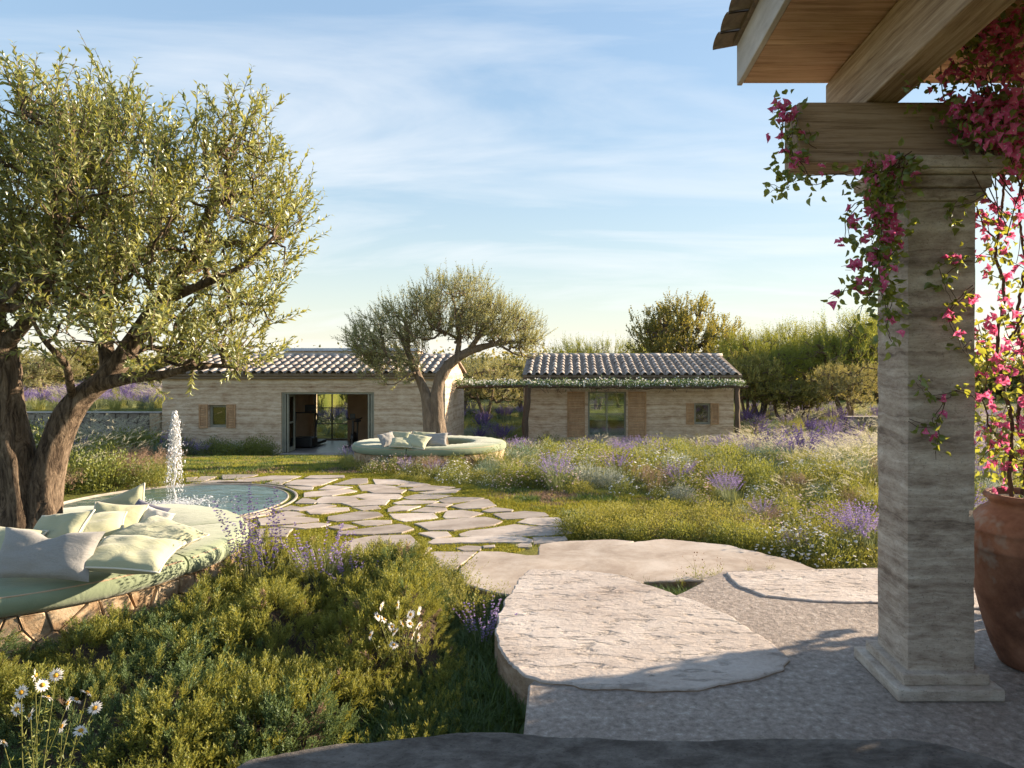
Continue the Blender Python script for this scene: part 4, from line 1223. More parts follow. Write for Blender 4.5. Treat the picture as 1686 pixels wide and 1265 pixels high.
def ring_bench(name, label, cen, zg, group):
    b = thing(name, label, 'bench', (0, 0, 0), group)
    zs = .30; R0, R1 = .86, 1.61
    base = obj('stone_base', annulus((0, 0), R0 + .05, R1 - .03, -.35, zs, 72), M['mortar'], b, local=True)
    W = 2 * math.pi * R1
    for c in voronoi_cells(W, zs + .16, wall_seeds(W, zs + .16, .22, .155)):
        st = stone_piece(c, .06, .007, lambda u, v, w: ((R1 - .02 + w) * math.cos(u / R1), (R1 - .02 + w) * math.sin(u / R1), v - .135))
        st = [(s[0], s[1][:, ::-1], s[2], s[3]) for s in st]
        obj('stone', st, M['wallstone'], base, local=True)
    obj('coping', annulus((0, 0), R0, R1 - .035, zs + .002, zs + .03, 72), M['wallstone'], base, local=True)
    seams = [math.radians(v) for v in (-17.5, 27, 88, 148, 205, 262, 342.5)]
    for k in range(6):
        s = obj('seat_cushion', cushion_seg((0, 0), R0 + .04, R1 + .03, zs + .034, zs + .20, seams[k] + .006, seams[k + 1] - .006, 22), M['cushion'], b, local=True)
        a = np.linspace(seams[k] + .03, seams[k + 1] - .03, 24)
        obj('piping', tube(np.c_[np.cos(a) * (R1 + .018), np.sin(a) * (R1 + .018), np.full(24, zs + .168)], .0065, 6), M['piping_tan'], s, local=True)
    obj('planting_bed', annulus((0, 0), .0, R0 + .04, -.3, zs - .02, 48), M['soil'], b, local=True)
    b.location = (cen[0], cen[1], zg)
    return b


bench1 = ring_bench('ring_bench', 'round stone bench with sage cushions circling the big near olive', RING, -2.055, 'ring benches around olive trees')
bench2 = ring_bench('ring_bench', 'round stone bench with sage cushions circling the olive before the house', RING2, -2.17, 'ring benches around olive trees')
bench2.scale = (1.0, .76, 1.0)


# ------------------------------------------------------------------ pillows
def pillow_chunks(w, h, th, seed, dent=0.0, n=22):
    u = np.linspace(-1, 1, n); U, Vv = np.meshgrid(u, u)
    e = np.clip((1 - np.abs(U) ** 2.6) * (1 - np.abs(Vv) ** 2.6), 0, 1) ** .42
    pin = 1 - .10 * (1 - np.abs(U) ** 2) * np.abs(Vv) ** 3          # sides pulled in between the corners
    pin2 = 1 - .10 * (1 - np.abs(Vv) ** 2) * np.abs(U) ** 3
    X, Y = U * pin2 * w / 2, Vv * pin * h / 2
    nz = np.array([[vnoise(a * 2.2, b * 2.2, 1, seed) for a, b in zip(r, s)] for r, s in zip(U, Vv)])
    rad = np.hypot(U, Vv); fold = .10 * np.sin(np.arctan2(Vv, U) * 9 + seed) * rad ** 2 * e
    top = th / 2 * e * (1 + .22 * nz + fold) - dent * np.exp(-(U ** 2) / .05) * np.clip(Vv, 0, 1) ** 2 * e
    bot = -th / 2 * e * (1 + .15 * nz)
    Y2 = Y - dent * .9 * np.exp(-(U ** 2) / .06) * np.clip(Vv, 0, 1) ** 3
    A = np.stack([X, Y2, top], -1).reshape(-1, 3); B = np.stack([X, Y2, bot], -1).reshape(-1, 3)
    i, j = np.meshgrid(np.arange(n - 1), np.arange(n - 1), indexing='ij'); i, j = i.ravel(), j.ravel()
    f = np.stack([i * n + j, i * n + j + 1, (i + 1) * n + j + 1, (i + 1) * n + j], 1)
    edge = np.r_[[k for k in range(n)], [k * n + n - 1 for k in range(1, n)], [n * n - 1 - k for k in range(1, n)], [(n - 1 - k) * n for k in range(1, n - 1)]]
    return [(np.concatenate([A, B]), np.concatenate([f, f[:, ::-1] + n * n]), 0, True)], A[edge]


def pillow(px, py, D, w, h, th, rot, mat, label, seed, group, piping=None, dent=0.0, name='pillow'):
    ch, edge = pillow_chunks(w, h, th, seed, dent)
    o = obj(name, ch, M[mat], None, local=True)
    o.location = tuple(P(px, py, D)); o.rotation_euler = Euler([math.radians(v) for v in rot], 'XYZ')
    tag(o, label, 'pillow', group)
    if piping:
        obj('piping', tube(np.concatenate([edge, edge[:1]]), .0075, 6, cap=False), M[piping], o, local=True)
    return o


g1, g2 = 'pillows on the near ring bench', 'pillows on the ring bench before the house'
pillow(77, 913, 4.85, .68, .36, .15, (62, 4, 6), 'pillow_linen', 'grey slub linen lumbar pillow with a dented top edge leaning on the bench', 1.3, g1, None, .07)
pillow(93, 877, 5.25, .50, .34, .14, (48, -8, -12), 'pillow_sage', 'sage pillow standing behind the grey linen lumbar pillow', 4.1, g1, 'piping')
pillow(216, 913, 5.05, .58, .44, .17, (14, 6, 8), 'pillow_sage', 'plump sage pillow lying flat beside the grey linen lumbar pillow', 7.7, g1, 'piping')
pillow(258, 884, 5.55, .62, .46, .16, (12, 10, -22), 'pillow_sage', 'sage pillow with cream piping overlapping the flat one on the seat corner', 9.2, g1, 'piping')
pillow(190, 864, 5.85, .40, .40, .14, (52, 8, 20), 'pillow_sage', 'square sage pillow standing on its edge in the middle of the pile', 12.5, g1, 'piping')
pillow(200, 845, 6.25, .46, .42, .14, (58, -22, 6), 'pillow_sage', 'pointed sage pillow at the top of the pile, corner up', 15.1, g1, 'piping')
pillow(238, 854, 6.10, .36, .30, .11, (55, 12, -14), 'pillow_navy', 'small navy patterned pillow leaning behind the pile of pillows', 17.9, g1)
pillow(250, 858, 5.98, .34, .24, .10, (48, 10, -16), 'pillow_white', 'small off white pillow in front of the navy patterned pillow', 19.4, g1)
pillow(142, 872, 5.60, .56, .40, .15, (20, -4, 30), 'pillow_sage', 'sage pillow lying half hidden in the centre of the pile', 22.2, g1, 'piping')
pillow(0, 902, 5.05, .50, .36, .15, (40, 4, -6), 'pillow_sage', 'sage pillow at the picture edge behind the grey linen pillow', 25.2, g1, 'piping')
pillow(638, 724.5, 13.9, .34, .34, .13, (50, -8, 38), 'pillow_linen', 'square linen pillow at the near end of the row on the far bench', 31.0, g2)
pillow(657, 722, 14.1, .48, .32, .13, (56, 0, -8), 'pillow_sage', 'straw green pillow propped behind the far bench pillows', 33.3, g2, 'piping')
pillow(662, 729.5, 13.7, .46, .34, .14, (22, 4, 4), 'pillow_sage', 'sage pillow lying low at the front of the far bench pillows', 35.8, g2, 'piping')
pillow(686, 727.5, 13.75, .48, .38, .15, (34, 6, -12), 'pillow_sage', 'plump sage pillow in the middle of the far bench row', 38.1, g2, 'piping')
pillow(697, 720.5, 14.2, .46, .26, .12, (58, 4, 4), 'pillow_sage', 'narrow sage pillow standing behind the far bench row', 40.6, g2, 'piping')
pillow(718, 724.5, 13.95, .48, .32, .13, (52, -4, -6), 'pillow_linen', 'grey linen pillow beside the trunk of the far bench olive', 43.0, g2)

# ------------------------------------------------------------------ porch: pillar, beam, rafters, roof
PC = np.array([1.93, 3.70])
pch = thing('porch', 'porch corner with a rammed earth pillar carrying oak beams and a boarded roof', 'porch', (PC[0], PC[1], ZT))


def sq(h, z0, z1, h2=None):
    h2 = h if h2 is None else h2
    V = []
    for hh, z in ((h, z0), (h2, z1)):
        V += [(PC[0] - hh, PC[1] - hh, z), (PC[0] + hh, PC[1] - hh, z), (PC[0] + hh, PC[1] + hh, z), (PC[0] - hh, PC[1] + hh, z)]
    return (np.array(V, float), BOXF, 0, False)


def shaft(h, z0, z1, nz=150, ns=10):
    """slightly uneven rammed shaft: four faces with small waves along the layers"""
    V = []
    for k in range(nz + 1):
        z = z0 + (z1 - z0) * k / nz
        per = []
        for s in range(4):
            a, b = [(-1, -1), (1, -1), (1, 1), (-1, 1)][s], [(1, -1), (1, 1), (-1, 1), (-1, -1)][s]
            for q in range(ns):
                t = q / ns; x, y = a[0] + (b[0] - a[0]) * t, a[1] + (b[1] - a[1]) * t
                w = h * (1 + .010 * vnoise(x * 1.5 + s, z * 5, 1, 4) + .010 * vnoise(z * 2.3, s, 1, 8)) - ((.004 + .007 * max(0., vnoise(z * 9, s * 3.1, 1, 12) + .45 * vnoise(z * 31, s, 1, 5))) if q == 0 else (.004 * max(0., vnoise(z * 22, s + q, 1, 3)) if q in (1, ns - 1) else 0))
                per.append((PC[0] + x * w, PC[1] + y * w, z))
        V += per
    V = np.array(V); m = 4 * ns
    f = [[k * m + i, k * m + (i + 1) % m, (k + 1) * m + (i + 1) % m, (k + 1) * m + i] for k in range(nz) for i in range(m)]
    return [(V, np.array(f), 0, False)]


pil = obj('pillar', shaft(.177, ZT + .118, .90), M['rammed_col'], pch)
obj('plinth', [sq(.27, ZT + .002, ZT + .062), sq(.222, ZT + .0625, ZT + .12)], M['rammed_col'], pil, bevel=.008)
obj('capital', [sq(.20, .84, .90, .215), sq(.23, .902, .965), sq(.25, .9665, .99, .27), sq(.272, .9915, 1.055)], M['rammed_col'], pil, bevel=.010)
obj('beam', [box(1.214, 4.8, 3.60, 3.835, 1.06, 1.385)], M['wood_beam'], pch, bevel=.012)
tilt = math.tan(math.radians(2.0))
def sloped(x0, x1, y0, y1, z0, z1):
    """box whose top and bottom rise towards the viewer"""
    c = list(box(x0, x1, y0, y1, z0, z1)); V = c[0].copy(); V[:, 2] += (3.6 - V[:, 1]) * tilt; c[0] = V
    return tuple(c)
for x in (1.576, 2.75, 3.95):
    obj('rafter', [sloped(x, x + .18, -2.2, 4.18, 1.388, 1.728)], M['wood_rafter'], pch, bevel=.010)
sof = obj('soffit', [sloped(1.06, 5.2, -2.2, 4.20, 1.775, 1.80)], M['soffit'], pch)
yb = 4.18
while yb > -2.1:
    w = .235
    obj('soffit_board', [sloped(1.075, 5.2, yb - w, yb - .003, 1.74, 1.773)], M['soffit'], sof)
    yb -= w
obj('fascia', [sloped(1.04, 1.073, -2.2, 4.205, 1.735, 1.985)], M['fascia'], pch, bevel=.006)
rt = obj('roof_deck', [sloped(1.02, 1.30, -2.2, 4.215, 1.988, 2.03)], M['tile_old'], pch)
PT = build_mesh('roof_tile', tile_mesh(0.46, 0.105, 0.085), [M['tile_old']])
yt = 4.16; off = origin_of(pch)
while yt > -2.0:
    inst('roof_tile', PT, rt, np.array([.905, yt, 1.985 + (3.6 - yt) * tilt]) - off, (0.16 + RNG.normal(0, .02), 0, -math.pi / 2 + RNG.normal(0, .03)), (1.06, 1, .30))
    yt -= .215
V = np.array([(1.10, -2.2, 2.04), (1.10, 4.2, 2.04), (5.2, 4.2, 2.9), (5.2, -2.2, 2.9), (1.10, -2.2, 2.0), (1.10, 4.2, 2.0), (5.2, 4.2, 2.0), (5.2, -2.2, 2.0)], float)
V[:, 2] += (3.6 - V[:, 1]) * tilt
obj('roof_slope', [(V, np.array([[0, 3, 2, 1], [4, 5, 6, 7], [0, 1, 5, 4], [1, 2, 6, 5], [2, 3, 7, 6], [3, 0, 4, 7]]), 0, False)], M['tile_old'], pch)

# unseen low hedge, added out of view to cast shade over the terrace
hg = thing('shade_hedge', 'unseen low hedge added to shade the terrace from the sun', 'hedge', (3.95, 1.5, ZT))
n = 20000
hp = np.c_[RNG.uniform(3.55, 4.35, n), RNG.uniform(-2.5, 4.95, n), RNG.uniform(ZT, -.62, n)]
hp[:, 2] += .05 * np.array([vnoise(a, b, 2.5, 3) for a, b in hp[:, :2]]) * (hp[:, 2] > -1.0)
obj('foliage', [leaves(hp, RNG.normal(size=(n, 3)), RNG.normal(size=(n, 3)), RNG.uniform(.09, .14, n), RNG.uniform(.06, .09, n))], M['bush_leaf'], hg, kind='stuff')
obj('stems', sum([tube([(a, b, ZT), (a + .05, b + .04, -.9)], .02, 5) for a, b in zip(RNG.uniform(3.7, 4.2, 24), np.linspace(-2.3, 4.7, 24))], []), M['bark'], hg, kind='stuff')

# ------------------------------------------------------------------ terracotta jar
JC = np.array([2.61, 3.86])
jar = thing('terracotta_jar', 'tall weathered terracotta jar beside the pillar', 'jar', (JC[0], JC[1], ZT))
prof = [(.001, .0), (.135, .0), (.15, .012), (.19, .10), (.235, .24), (.275, .40), (.305, .54), (.322, .64), (.325, .665), (.331, .672), (.326, .684), (.318, .74), (.312, .762), (.317, .770), (.309, .780), (.285, .825), (.245, .868),
        (.205, .896), (.197, .912), (.207, .926), (.222, .938), (.228, .952), (.220, .965), (.200, .968), (.185, .958), (.178, .93), (.001, .93)]
def lathe(prof, c, z, n=56, wob=0.0):
    a = np.linspace(0, 2 * np.pi, n, endpoint=False); V = []
    for r, h in prof:
        for t in a:
            rr = r * (1 + wob * mnoise.noise(Vector((math.cos(t) * 1.3, math.sin(t) * 1.3, h * 3))))
            V.append((c[0] + math.cos(t) * rr, c[1] + math.sin(t) * rr, z + h))
    m = len(prof)
    f = [[k * n + i, k * n + (i + 1) % n, (k + 1) * n + (i + 1) % n, (k + 1) * n + i] for k in range(m - 1) for i in range(n)]
    return [(np.array(V), np.array(f), 0, True)]
obj('body', lathe(prof, JC, ZT + .002, 56, .02), M['terracotta'], jar)
obj('soil', lathe([(.001, .945), (.08, .944), (.182, .934)], JC, ZT + .002, 32, .05), M['soil'], jar)


# ------------------------------------------------------------------ trees
def grow(skel, ells, n_attr, step, seed, up=.25):
    """attach points spread through the crown ellipsoids to the hand-laid limbs; returns twig polylines with radii"""
    rg = np.random.default_rng(seed)
    pts = []
    wts = np.array([e[1][0] * e[1][1] * e[1][2] for e in ells]); wts = wts / wts.sum()
    while len(pts) < n_attr:
        c, r = ells[rg.choice(len(ells), p=wts)]
        v = rg.normal(size=3); v /= np.linalg.norm(v); v *= rg.uniform(.12, 1) ** .42
        pts.append(np.array(c) + v * np.array(r))
    pts = np.array(pts)
    nodes = np.concatenate([resample(np.asarray(s), .12)[1:, :3] for s in skel]); nr = np.concatenate([resample(np.asarray(s), .12)[1:, 3] for s in skel])
    nodes, par, rad0 = list(nodes), [-1] * len(nodes), list(nr)
    d0 = np.min(np.linalg.norm(pts[:, None] - np.array(nodes)[None], axis=2), axis=1)
    paths, tips = [], []
    for i in np.argsort(d0):
        A = np.array(nodes); dv = pts[i] - A; d = np.linalg.norm(dv, axis=1)
        k = int(np.argmin(d + .5 * np.maximum(0, A[:, 2] - pts[i][2])))
        m = max(2, int(d[k] / step)); start, idx = A[k], [k]
        bow = rg.normal(0, .06, 3) * d[k] + np.array([0, 0, -.10 * d[k]])
        for t in range(1, m + 1):
            q = t / m
            nodes.append(start + (pts[i] - start) * q + bow * math.sin(math.pi * q)); par.append(idx[-1]); rad0.append(0.0); idx.append(len(nodes) - 1)
        paths.append(idx); tips.append(pts[i])
    cnt = np.ones(len(nodes))
    for j in range(len(nodes) - 1, -1, -1):
        if par[j] >= 0: cnt[par[j]] += cnt[j] * (1.0 if rad0[j] == 0 else 0)
    return np.array(nodes), paths, cnt, np.array(rad0), np.array(tips)


def shoots(tips, cen, rg, per, length, K, L, W, upb=.8, outb=.6, spread=.55):
    """leafy shoots: opposite leaf pairs on a thin rising stem"""
    S = np.repeat(tips, per, axis=0) + rg.normal(0, .03, (len(tips) * per, 3))
    out = unit(S - cen)
    d = unit(out * outb + np.array([0, 0, upb]) + rg.normal(0, spread, S.shape))
    ln = length * rg.uniform(.55, 1.3, len(S))
    side = unit(np.cross(d, rg.normal(size=S.shape))); bi = np.cross(d, side)
    tt = np.linspace(.08, 1.0, K)
    P_, D_, N_, LL = [], [], [], []
    for k, t in enumerate(tt):
        c = S + d * (ln * t)[:, None] + np.array([0, 0, 1.0]) * (ln * .16 * t * t)[:, None]
        tan = unit(d + np.array([0, 0, .32 * t]))
        s = side if k % 2 == 0 else bi
        s = s * math.cos(k * .6) + (bi if k % 2 == 0 else -side) * math.sin(k * .6)
        for sg in (-1, 1):
            keep = rg.random(len(S)) < .93
            dd = unit(tan * rg.uniform(.5, 1.0, (len(S), 1)) + s * sg * rg.uniform(.55, .95, (len(S), 1)) + rg.normal(0, .12, S.shape))
            P_.append(c[keep]); D_.append(dd[keep]); N_.append(unit(tan * 1.0 - s * sg * .5 + rg.normal(0, .25, S.shape))[keep])
            LL.append((L * rg.uniform(.65, 1.2, len(S)) * (1 - .35 * (t > .85)))[keep])
    P_, D_, N_, LL = map(np.concatenate, (P_, D_, N_, LL))
    lf = leaves(P_, D_, N_, LL, LL * W / L * rg.uniform(.8, 1.2, len(LL)), curl=.09)
    # stems as three-sided tubes
    a = np.linspace(0, 2 * np.pi, 3, endpoint=False); rows = []
    for t in (0, .5, 1.0):
        c = S + d * (ln * t)[:, None] + np.array([0, 0, 1.0]) * (ln * .16 * t * t)[:, None]
        r = .0042 * (1 - .65 * t) * (L / .07)
        for q in a: rows.append(c + (side * math.cos(q) + bi * math.sin(q)) * r)
    V = np.stack(rows, 1); f = []
    for k in range(2):
        for i in range(3): f.append([k * 3 + i, k * 3 + (i + 1) % 3, (k + 1) * 3 + (i + 1) % 3, (k + 1) * 3 + i])
    st = (V.reshape(-1, 3), (np.arange(len(S))[:, None, None] * 9 + np.array(f)).reshape(-1, 4), 0, False)
    return lf, st


def gnarly(pts, n=28, seed=0., amp=.14, step=.05, mi=0):
    """trunk tube with deep twisted ridges"""
    p = resample(pts, step); ch = tube(p[:, :3], p[:, 3], n, mi)
    V = ch[0][0].copy(); m = len(p)
    for i in range(m):
        c = p[i, :3]; r = p[i, 3]
        for j in range(n):
            k = i * n + j; d = V[k] - c
            a = 2 * math.pi * j / n + i * step * .9
            w = mnoise.noise(Vector((math.cos(a) * 1.6 + seed, math.sin(a) * 1.6, i * step * 1.3))) + .55 * mnoise.noise(Vector((math.cos(a) * 4.2, math.sin(a) * 4.2 + seed, i * step * 2.2)))
            w += .3 * mnoise.noise(Vector((math.cos(a) * 9 + seed, math.sin(a) * 9, i * step * 5)))
            V[k] = c + d * (1 + amp * w * (1.4 if r > .1 else .7))
    return [(V,) + ch[0][1:]] + ch[1:]


def olive(name, label, base, trunk, limbs, ells, n_attr, per, length, K, L, W, seed, bark, leafm, step=.16, upb=.8, twig=.004):
    rg = np.random.default_rng(seed)
    t = thing(name, label, 'tree', base)
    off = np.array(base)
    tr = obj('trunk', sum([gnarly(np.asarray(q), 30 if q[0][3] > .12 else 14, seed + k * 3.1) for k, q in enumerate(trunk)], []), bark, t)
    nodes, paths, cnt, rad0, tips = grow(trunk + limbs, ells, n_attr, step, seed)
    ch = []
    for l in limbs: ch += gnarly(np.asarray(l), 12, seed + 5, .10, .07)
    for idx in paths:
        r = np.array([twig * cnt[k] ** .52 for k in idx]); r[0] = min(r[1] * 1.15, r[0])
        if rad0[idx[0]] > 0: r[0] = min(r[1] * 1.3, rad0[idx[0]])
        ch += tube(nodes[idx], np.minimum(r, .07), 5 if r.max() < .02 else 8, cap=False)
    obj('branches', ch, bark, t)
    cen = np.mean([e[0] for e in ells], axis=0) - np.array([0, 0, .5])
    extra = nodes[[i[len(i) // 2] for i in paths]]
    lf, st = shoots(np.concatenate([tips, extra[::2]]), cen, rg, per, length, K, L, W, upb)
    cr = obj('crown', [lf], leafm, t, kind='stuff')
    obj('shoots', [st], M['twig'], t, kind='stuff')
    return t


B1 = np.array([P(58, 0, 6.05)[0], 6.05, -1.85])
def t1(px, py, D, r): return tuple(P(px, py, D)) + (r,)
olive('olive_tree', 'large gnarled olive with forked trunk rising from the near ring bench', B1,
      [[t1(30, 925, 6.05, 0.216), t1(32, 880, 6.05, 0.173), t1(34, 820, 6.05, 0.144), t1(28, 750, 6.02, 0.133), t1(16, 690, 6.0, 0.119), t1(14, 630, 5.98, 0.101), t1(6, 575, 5.95, 0.099), t1(-15, 515, 5.9, 0.081), t1(-40, 440, 5.85, 0.054), t1(-60, 350, 5.8, 0.032)],
       [t1(64, 925, 6.10, 0.187), t1(68, 870, 6.10, 0.144), t1(74, 800, 6.10, 0.126), t1(90, 740, 6.12, 0.119), t1(110, 690, 6.12, 0.112), t1(132, 655, 6.12, 0.101), t1(165, 630, 6.1, 0.083), t1(195, 600, 6.1, 0.086), t1(235, 540, 6.1, 0.077), t1(280, 470, 6.15, 0.068), t1(320, 420, 6.2, 0.059), t1(350, 400, 6.2, 0.041), t1(400, 400, 6.25, 0.020)]],
      [[t1(165, 632, 6.1, .07), t1(215, 622, 5.95, .05), t1(270, 618, 5.8, .036), t1(330, 600, 5.7, .025), t1(390, 605, 5.6, .013)],
       [t1(180, 615, 6.1, .07), t1(170, 540, 6.2, .055), t1(185, 450, 6.3, .045), t1(170, 340, 6.3, .032), t1(180, 220, 6.3, .016)],
       [t1(6, 575, 5.95, .06), t1(60, 510, 5.8, .05), t1(100, 420, 5.7, .04), t1(90, 300, 5.6, .025), t1(100, 180, 5.6, .012)],
       [t1(260, 500, 6.12, .05), t1(330, 470, 5.9, .036), t1(400, 440, 5.8, .022), t1(450, 390, 5.8, .011)],
       [t1(320, 420, 6.2, .045), t1(350, 330, 6.3, .032), t1(390, 240, 6.3, .02), t1(425, 170, 6.3, .010)],
       [t1(6, 590, 5.98, .045), t1(-60, 540, 5.8, .03), t1(-120, 470, 5.6, .018)],
       [t1(120, 660, 6.1, .035), t1(110, 600, 5.7, .028), t1(70, 560, 5.4, .018), t1(40, 500, 5.3, .01)]],
      [(P(60, 330, 6.05), (1.15, 1.5, .95)), (P(250, 360, 6.05), (.95, 1.4, .95)), (P(390, 360, 6.05), (.48, 1.0, .95)), (P(300, 510, 5.9), (.75, 1.2, .52)), (P(-60, 400, 5.9), (.9, 1.3, .95)),
       (P(130, 190, 6.05), (.75, .95, .30)), (P(300, 545, 5.6), (.55, .7, .28)), (P(100, 480, 5.7), (.95, 1.0, .45)), (P(430, 330, 6.1), (.25, .6, .75)), (P(330, 585, 5.7), (.55, .7, .20)), (P(200, 570, 5.5), (.6, .6, .22))],
      820, 2, .36, 10, .080, .026, 21, M['bark'], M['olive_leaf'], .16, .75, .0034)

D2T = 14.9
def t2(px, py, r, dd=0.0): return tuple(P(px, py, D2T + dd)) + (r,)
olive('olive_tree', 'smaller spreading olive with pale twisted trunk inside the far ring bench', np.array([P(716, 0, D2T)[0], D2T, -2.0]),
      [[t2(714, 748, .27), t2(714, 725, .23), t2(711, 700, .18), t2(707, 672, .14), t2(701, 650, .105), t2(692, 628, .09), t2(683, 606, .078), t2(675, 588, .068), t2(668, 570, .05), t2(655, 548, .03)],
       [t2(720, 745, .24), t2(720, 715, .18), t2(719, 680, .15), t2(719, 650, .125), t2(724, 625, .118), t2(738, 602, .11), t2(756, 587, .10), t2(776, 577, .088), t2(796, 571, .07), t2(815, 567, .05), t2(845, 563, .032), t2(875, 566, .015)],
       [t2(736, 740, .045), t2(732, 710, .045), t2(725, 675, .05), t2(720, 655, .06)]],
      [[t2(752, 590, .07), t2(757, 560, .055), t2(752, 530, .04), t2(748, 500, .022)], [t2(770, 580, .06), t2(795, 545, .05, -.2), t2(815, 515, .03, -.3)], [t2(757, 560, .04), t2(735, 548, .03), t2(718, 540, .02)],
       [t2(680, 598, .05), t2(650, 590, .04), t2(620, 580, .025), t2(598, 570, .012)], [t2(672, 580, .05), t2(672, 545, .035), t2(660, 515, .02)], [t2(815, 567, .04), t2(840, 545, .03), t2(860, 525, .015)], [t2(820, 567, .03), t2(850, 585, .02), t2(880, 590, .01)]],
      [(P(640, 560, D2T), (.92, 1.0, .72)), (P(610, 575, D2T), (.48, .8, .50)), (P(752, 510, D2T), (1.05, 1.1, .72)), (P(842, 548, D2T), (.72, .9, .50)), (P(690, 530, D2T), (.7, 1.0, .55)), (P(800, 535, D2T), (.9, 1.0, .5)),
       (P(655, 615, D2T - .3), (.75, .7, .28)), (P(865, 575, D2T), (.42, .7, .32))],
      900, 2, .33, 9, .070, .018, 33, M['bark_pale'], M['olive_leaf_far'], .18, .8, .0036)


# background trees: three kinds, built once and copied
def bg_tree(name, h, spread, nlobe, n_attr, leafm, barkm, seed, trunk_h=.32, L=.12, W=.05, per=3, length=.42, K=6, fork=2, flat=1.0):
    """h: total height, crown of lobes; returns parts as meshes in local space"""
    rg = np.random.default_rng(seed)
    sk, ends = [], []
    for f in range(fork):
        a = 2 * math.pi * f / fork + rg.uniform(0, 1); le = spread * .16
        p = [(0, 0, -.2, h * .035), (math.cos(a) * .06 * h, math.sin(a) * .06 * h, h * trunk_h * .6, h * .028), (math.cos(a) * le * .7, math.sin(a) * le * .7, h * (trunk_h + .12), h * .02), (math.cos(a) * le, math.sin(a) * le, h * .68, h * .009)]
        sk.append(p)
    ells = []
    zc = h * (trunk_h + (1 - trunk_h) * .5)
    for k in range(nlobe):
        a = rg.uniform(0, 2 * math.pi); q = spread * .5 * math.sqrt(rg.uniform(0, 1)) * .95
        r = spread * rg.uniform(.20, .32)
        ells.append(((math.cos(a) * q, math.sin(a) * q, zc + h * rg.uniform(-.24, .20) * flat * (1 - .6 * q / spread)), (r, r, r * rg.uniform(.6, .85) * flat * h / spread)))
    nodes, paths, cnt, rad0, tips = grow(sk, ells, n_attr, h * .08, seed)
    tr = sum([tube(resample(np.array(s), h * .05)[:, :3], resample(np.array(s), h * .05)[:, 3], 10) for s in sk], [])
    br = []
    for idx in paths:
        r = np.array([.0022 * h * cnt[k] ** .5 for k in idx]); r[0] = r[1]
        br += tube(nodes[idx], np.minimum(r, h * .02), 4, cap=False)
    lf, st = shoots(tips, np.array([0, 0, zc - .2 * h]), rg, per, length, K, L, W, .7, .7)
    return (build_mesh(name + '_trunk', tr, [barkm]), build_mesh(name + '_branches', br, [M['twig']]), build_mesh(name + '_crown', [lf], [leafm]))


BG = {'olive': bg_tree('olive', 4.0, 4.4, 12, 420, M['far_olive'], M['bark_pale'], 51, .20, .12, .042, 4, .40, 7),
      'oak': bg_tree('oak', 5.0, 5.0, 14, 480, M['far_leaf'], M['bark'], 52, .12, .13, .062, 4, .42, 7, 3),
      'pine': bg_tree('pine', 5.0, 5.6, 14, 560, M['pine_leaf'], M['bark'], 53, .12, .16, .030, 4, .60, 8, 3),
      'oak2': bg_tree('oak', 5.0, 4.4, 12, 460, M['far_leaf'], M['bark'], 57, .10, .12, .060, 4, .40, 7, 2)}


def plant_tree(kind, name, px, D, py_top, py_base, wscale, label, rz, group='trees behind the houses', zbase=None):
    """stand a background tree so that its crown tops out where the photograph shows it"""
    zb_ = -(py_base - HY) * D / FPX if zbase is None else zbase
    H = -(py_top - HY) * D / FPX - zb_
    h0 = 4.0 if kind == 'olive' else 5.0
    sz = H / (h0 * .93)
    t = thing(name, label, 'tree', ((px - VX) * D / FPX, D, zb_), group)
    t.rotation_euler = (0, 0, rz)
    t.scale = (sz * wscale, sz * wscale, sz)
    tr, br, cr = BG[kind]
    inst('trunk', tr, t, (0, 0, 0)); inst('branches', br, t, (0, 0, 0))
    c = inst('crown', cr, t, (0, 0, 0)); c['kind'] = 'stuff'
    return t


far = [
    ('pine', 'pine_tree', 1392, 38, 520, 690, .80, 'tall dark green pine rising behind the low wall at the pillar', .3),
    ('pine', 'pine_tree', 1318, 43, 532, 690, .82, 'tall dark green pine in the middle of the pines beyond the meadow', 1.9),
    ('pine', 'pine_tree', 1252, 39, 546, 690, .72, 'dark green pine nearest the cottage among the pines', 2.7),
    ('pine', 'pine_tree', 1465, 41, 528, 690, 1.0, 'dark green pine mostly hidden behind the pillar', 4.1),
    ('oak', 'evergreen_oak', 1232, 36, 574, 692, .85, 'round evergreen oak with golden edge beside the cottage gable', .8),
    ('oak2', 'evergreen_oak', 1287, 36, 610, 692, 1.25, 'low grey green oak in front of the pines', 2.2),
    ('oak', 'evergreen_oak', 1325, 37, 622, 692, 1.0, 'small golden edged oak beside the low wide one', 3.6),
    ('olive', 'olive_tree', 1403, 32, 598, 690, 1.05, 'small olive with two leaning trunks behind the low stone wall', .9),
    ('oak', 'evergreen_oak', 1116, 44, 480, 690, .72, 'broad domed oak rising above the cottage roof', 5.0),
    ('pine', 'pine_tree', 978, 48, 560, 690, .8, 'low tree top just showing above the ridge of the cottage', 3.0),
    ('pine', 'pine_tree', 1028, 50, 563, 690, .8, 'small tree top between the ridge tip and the domed oak', .5),
    ('olive', 'olive_tree', 800, 36, 592, 688, 1.15, 'golden lit olive seen between the two houses', 2.1),
    ('oak', 'evergreen_oak', 862, 42, 588, 686, 1.0, 'dark oak in the shade between the two houses', 1.4),
    ('olive', 'olive_tree', 762, 41, 585, 686, 1.0, 'olive half hidden by the gable of the long house', 4.4),
    ('oak', 'evergreen_oak', 645, 46, 562, 680, .9, 'oak top showing above the roof of the long house', .2),
    ('oak2', 'evergreen_oak', 440, 45, 566, 680, .9, 'oak top above the roof end behind the near olive', 3.3),
]
for f in far: plant_tree(*f[:8], f[8])
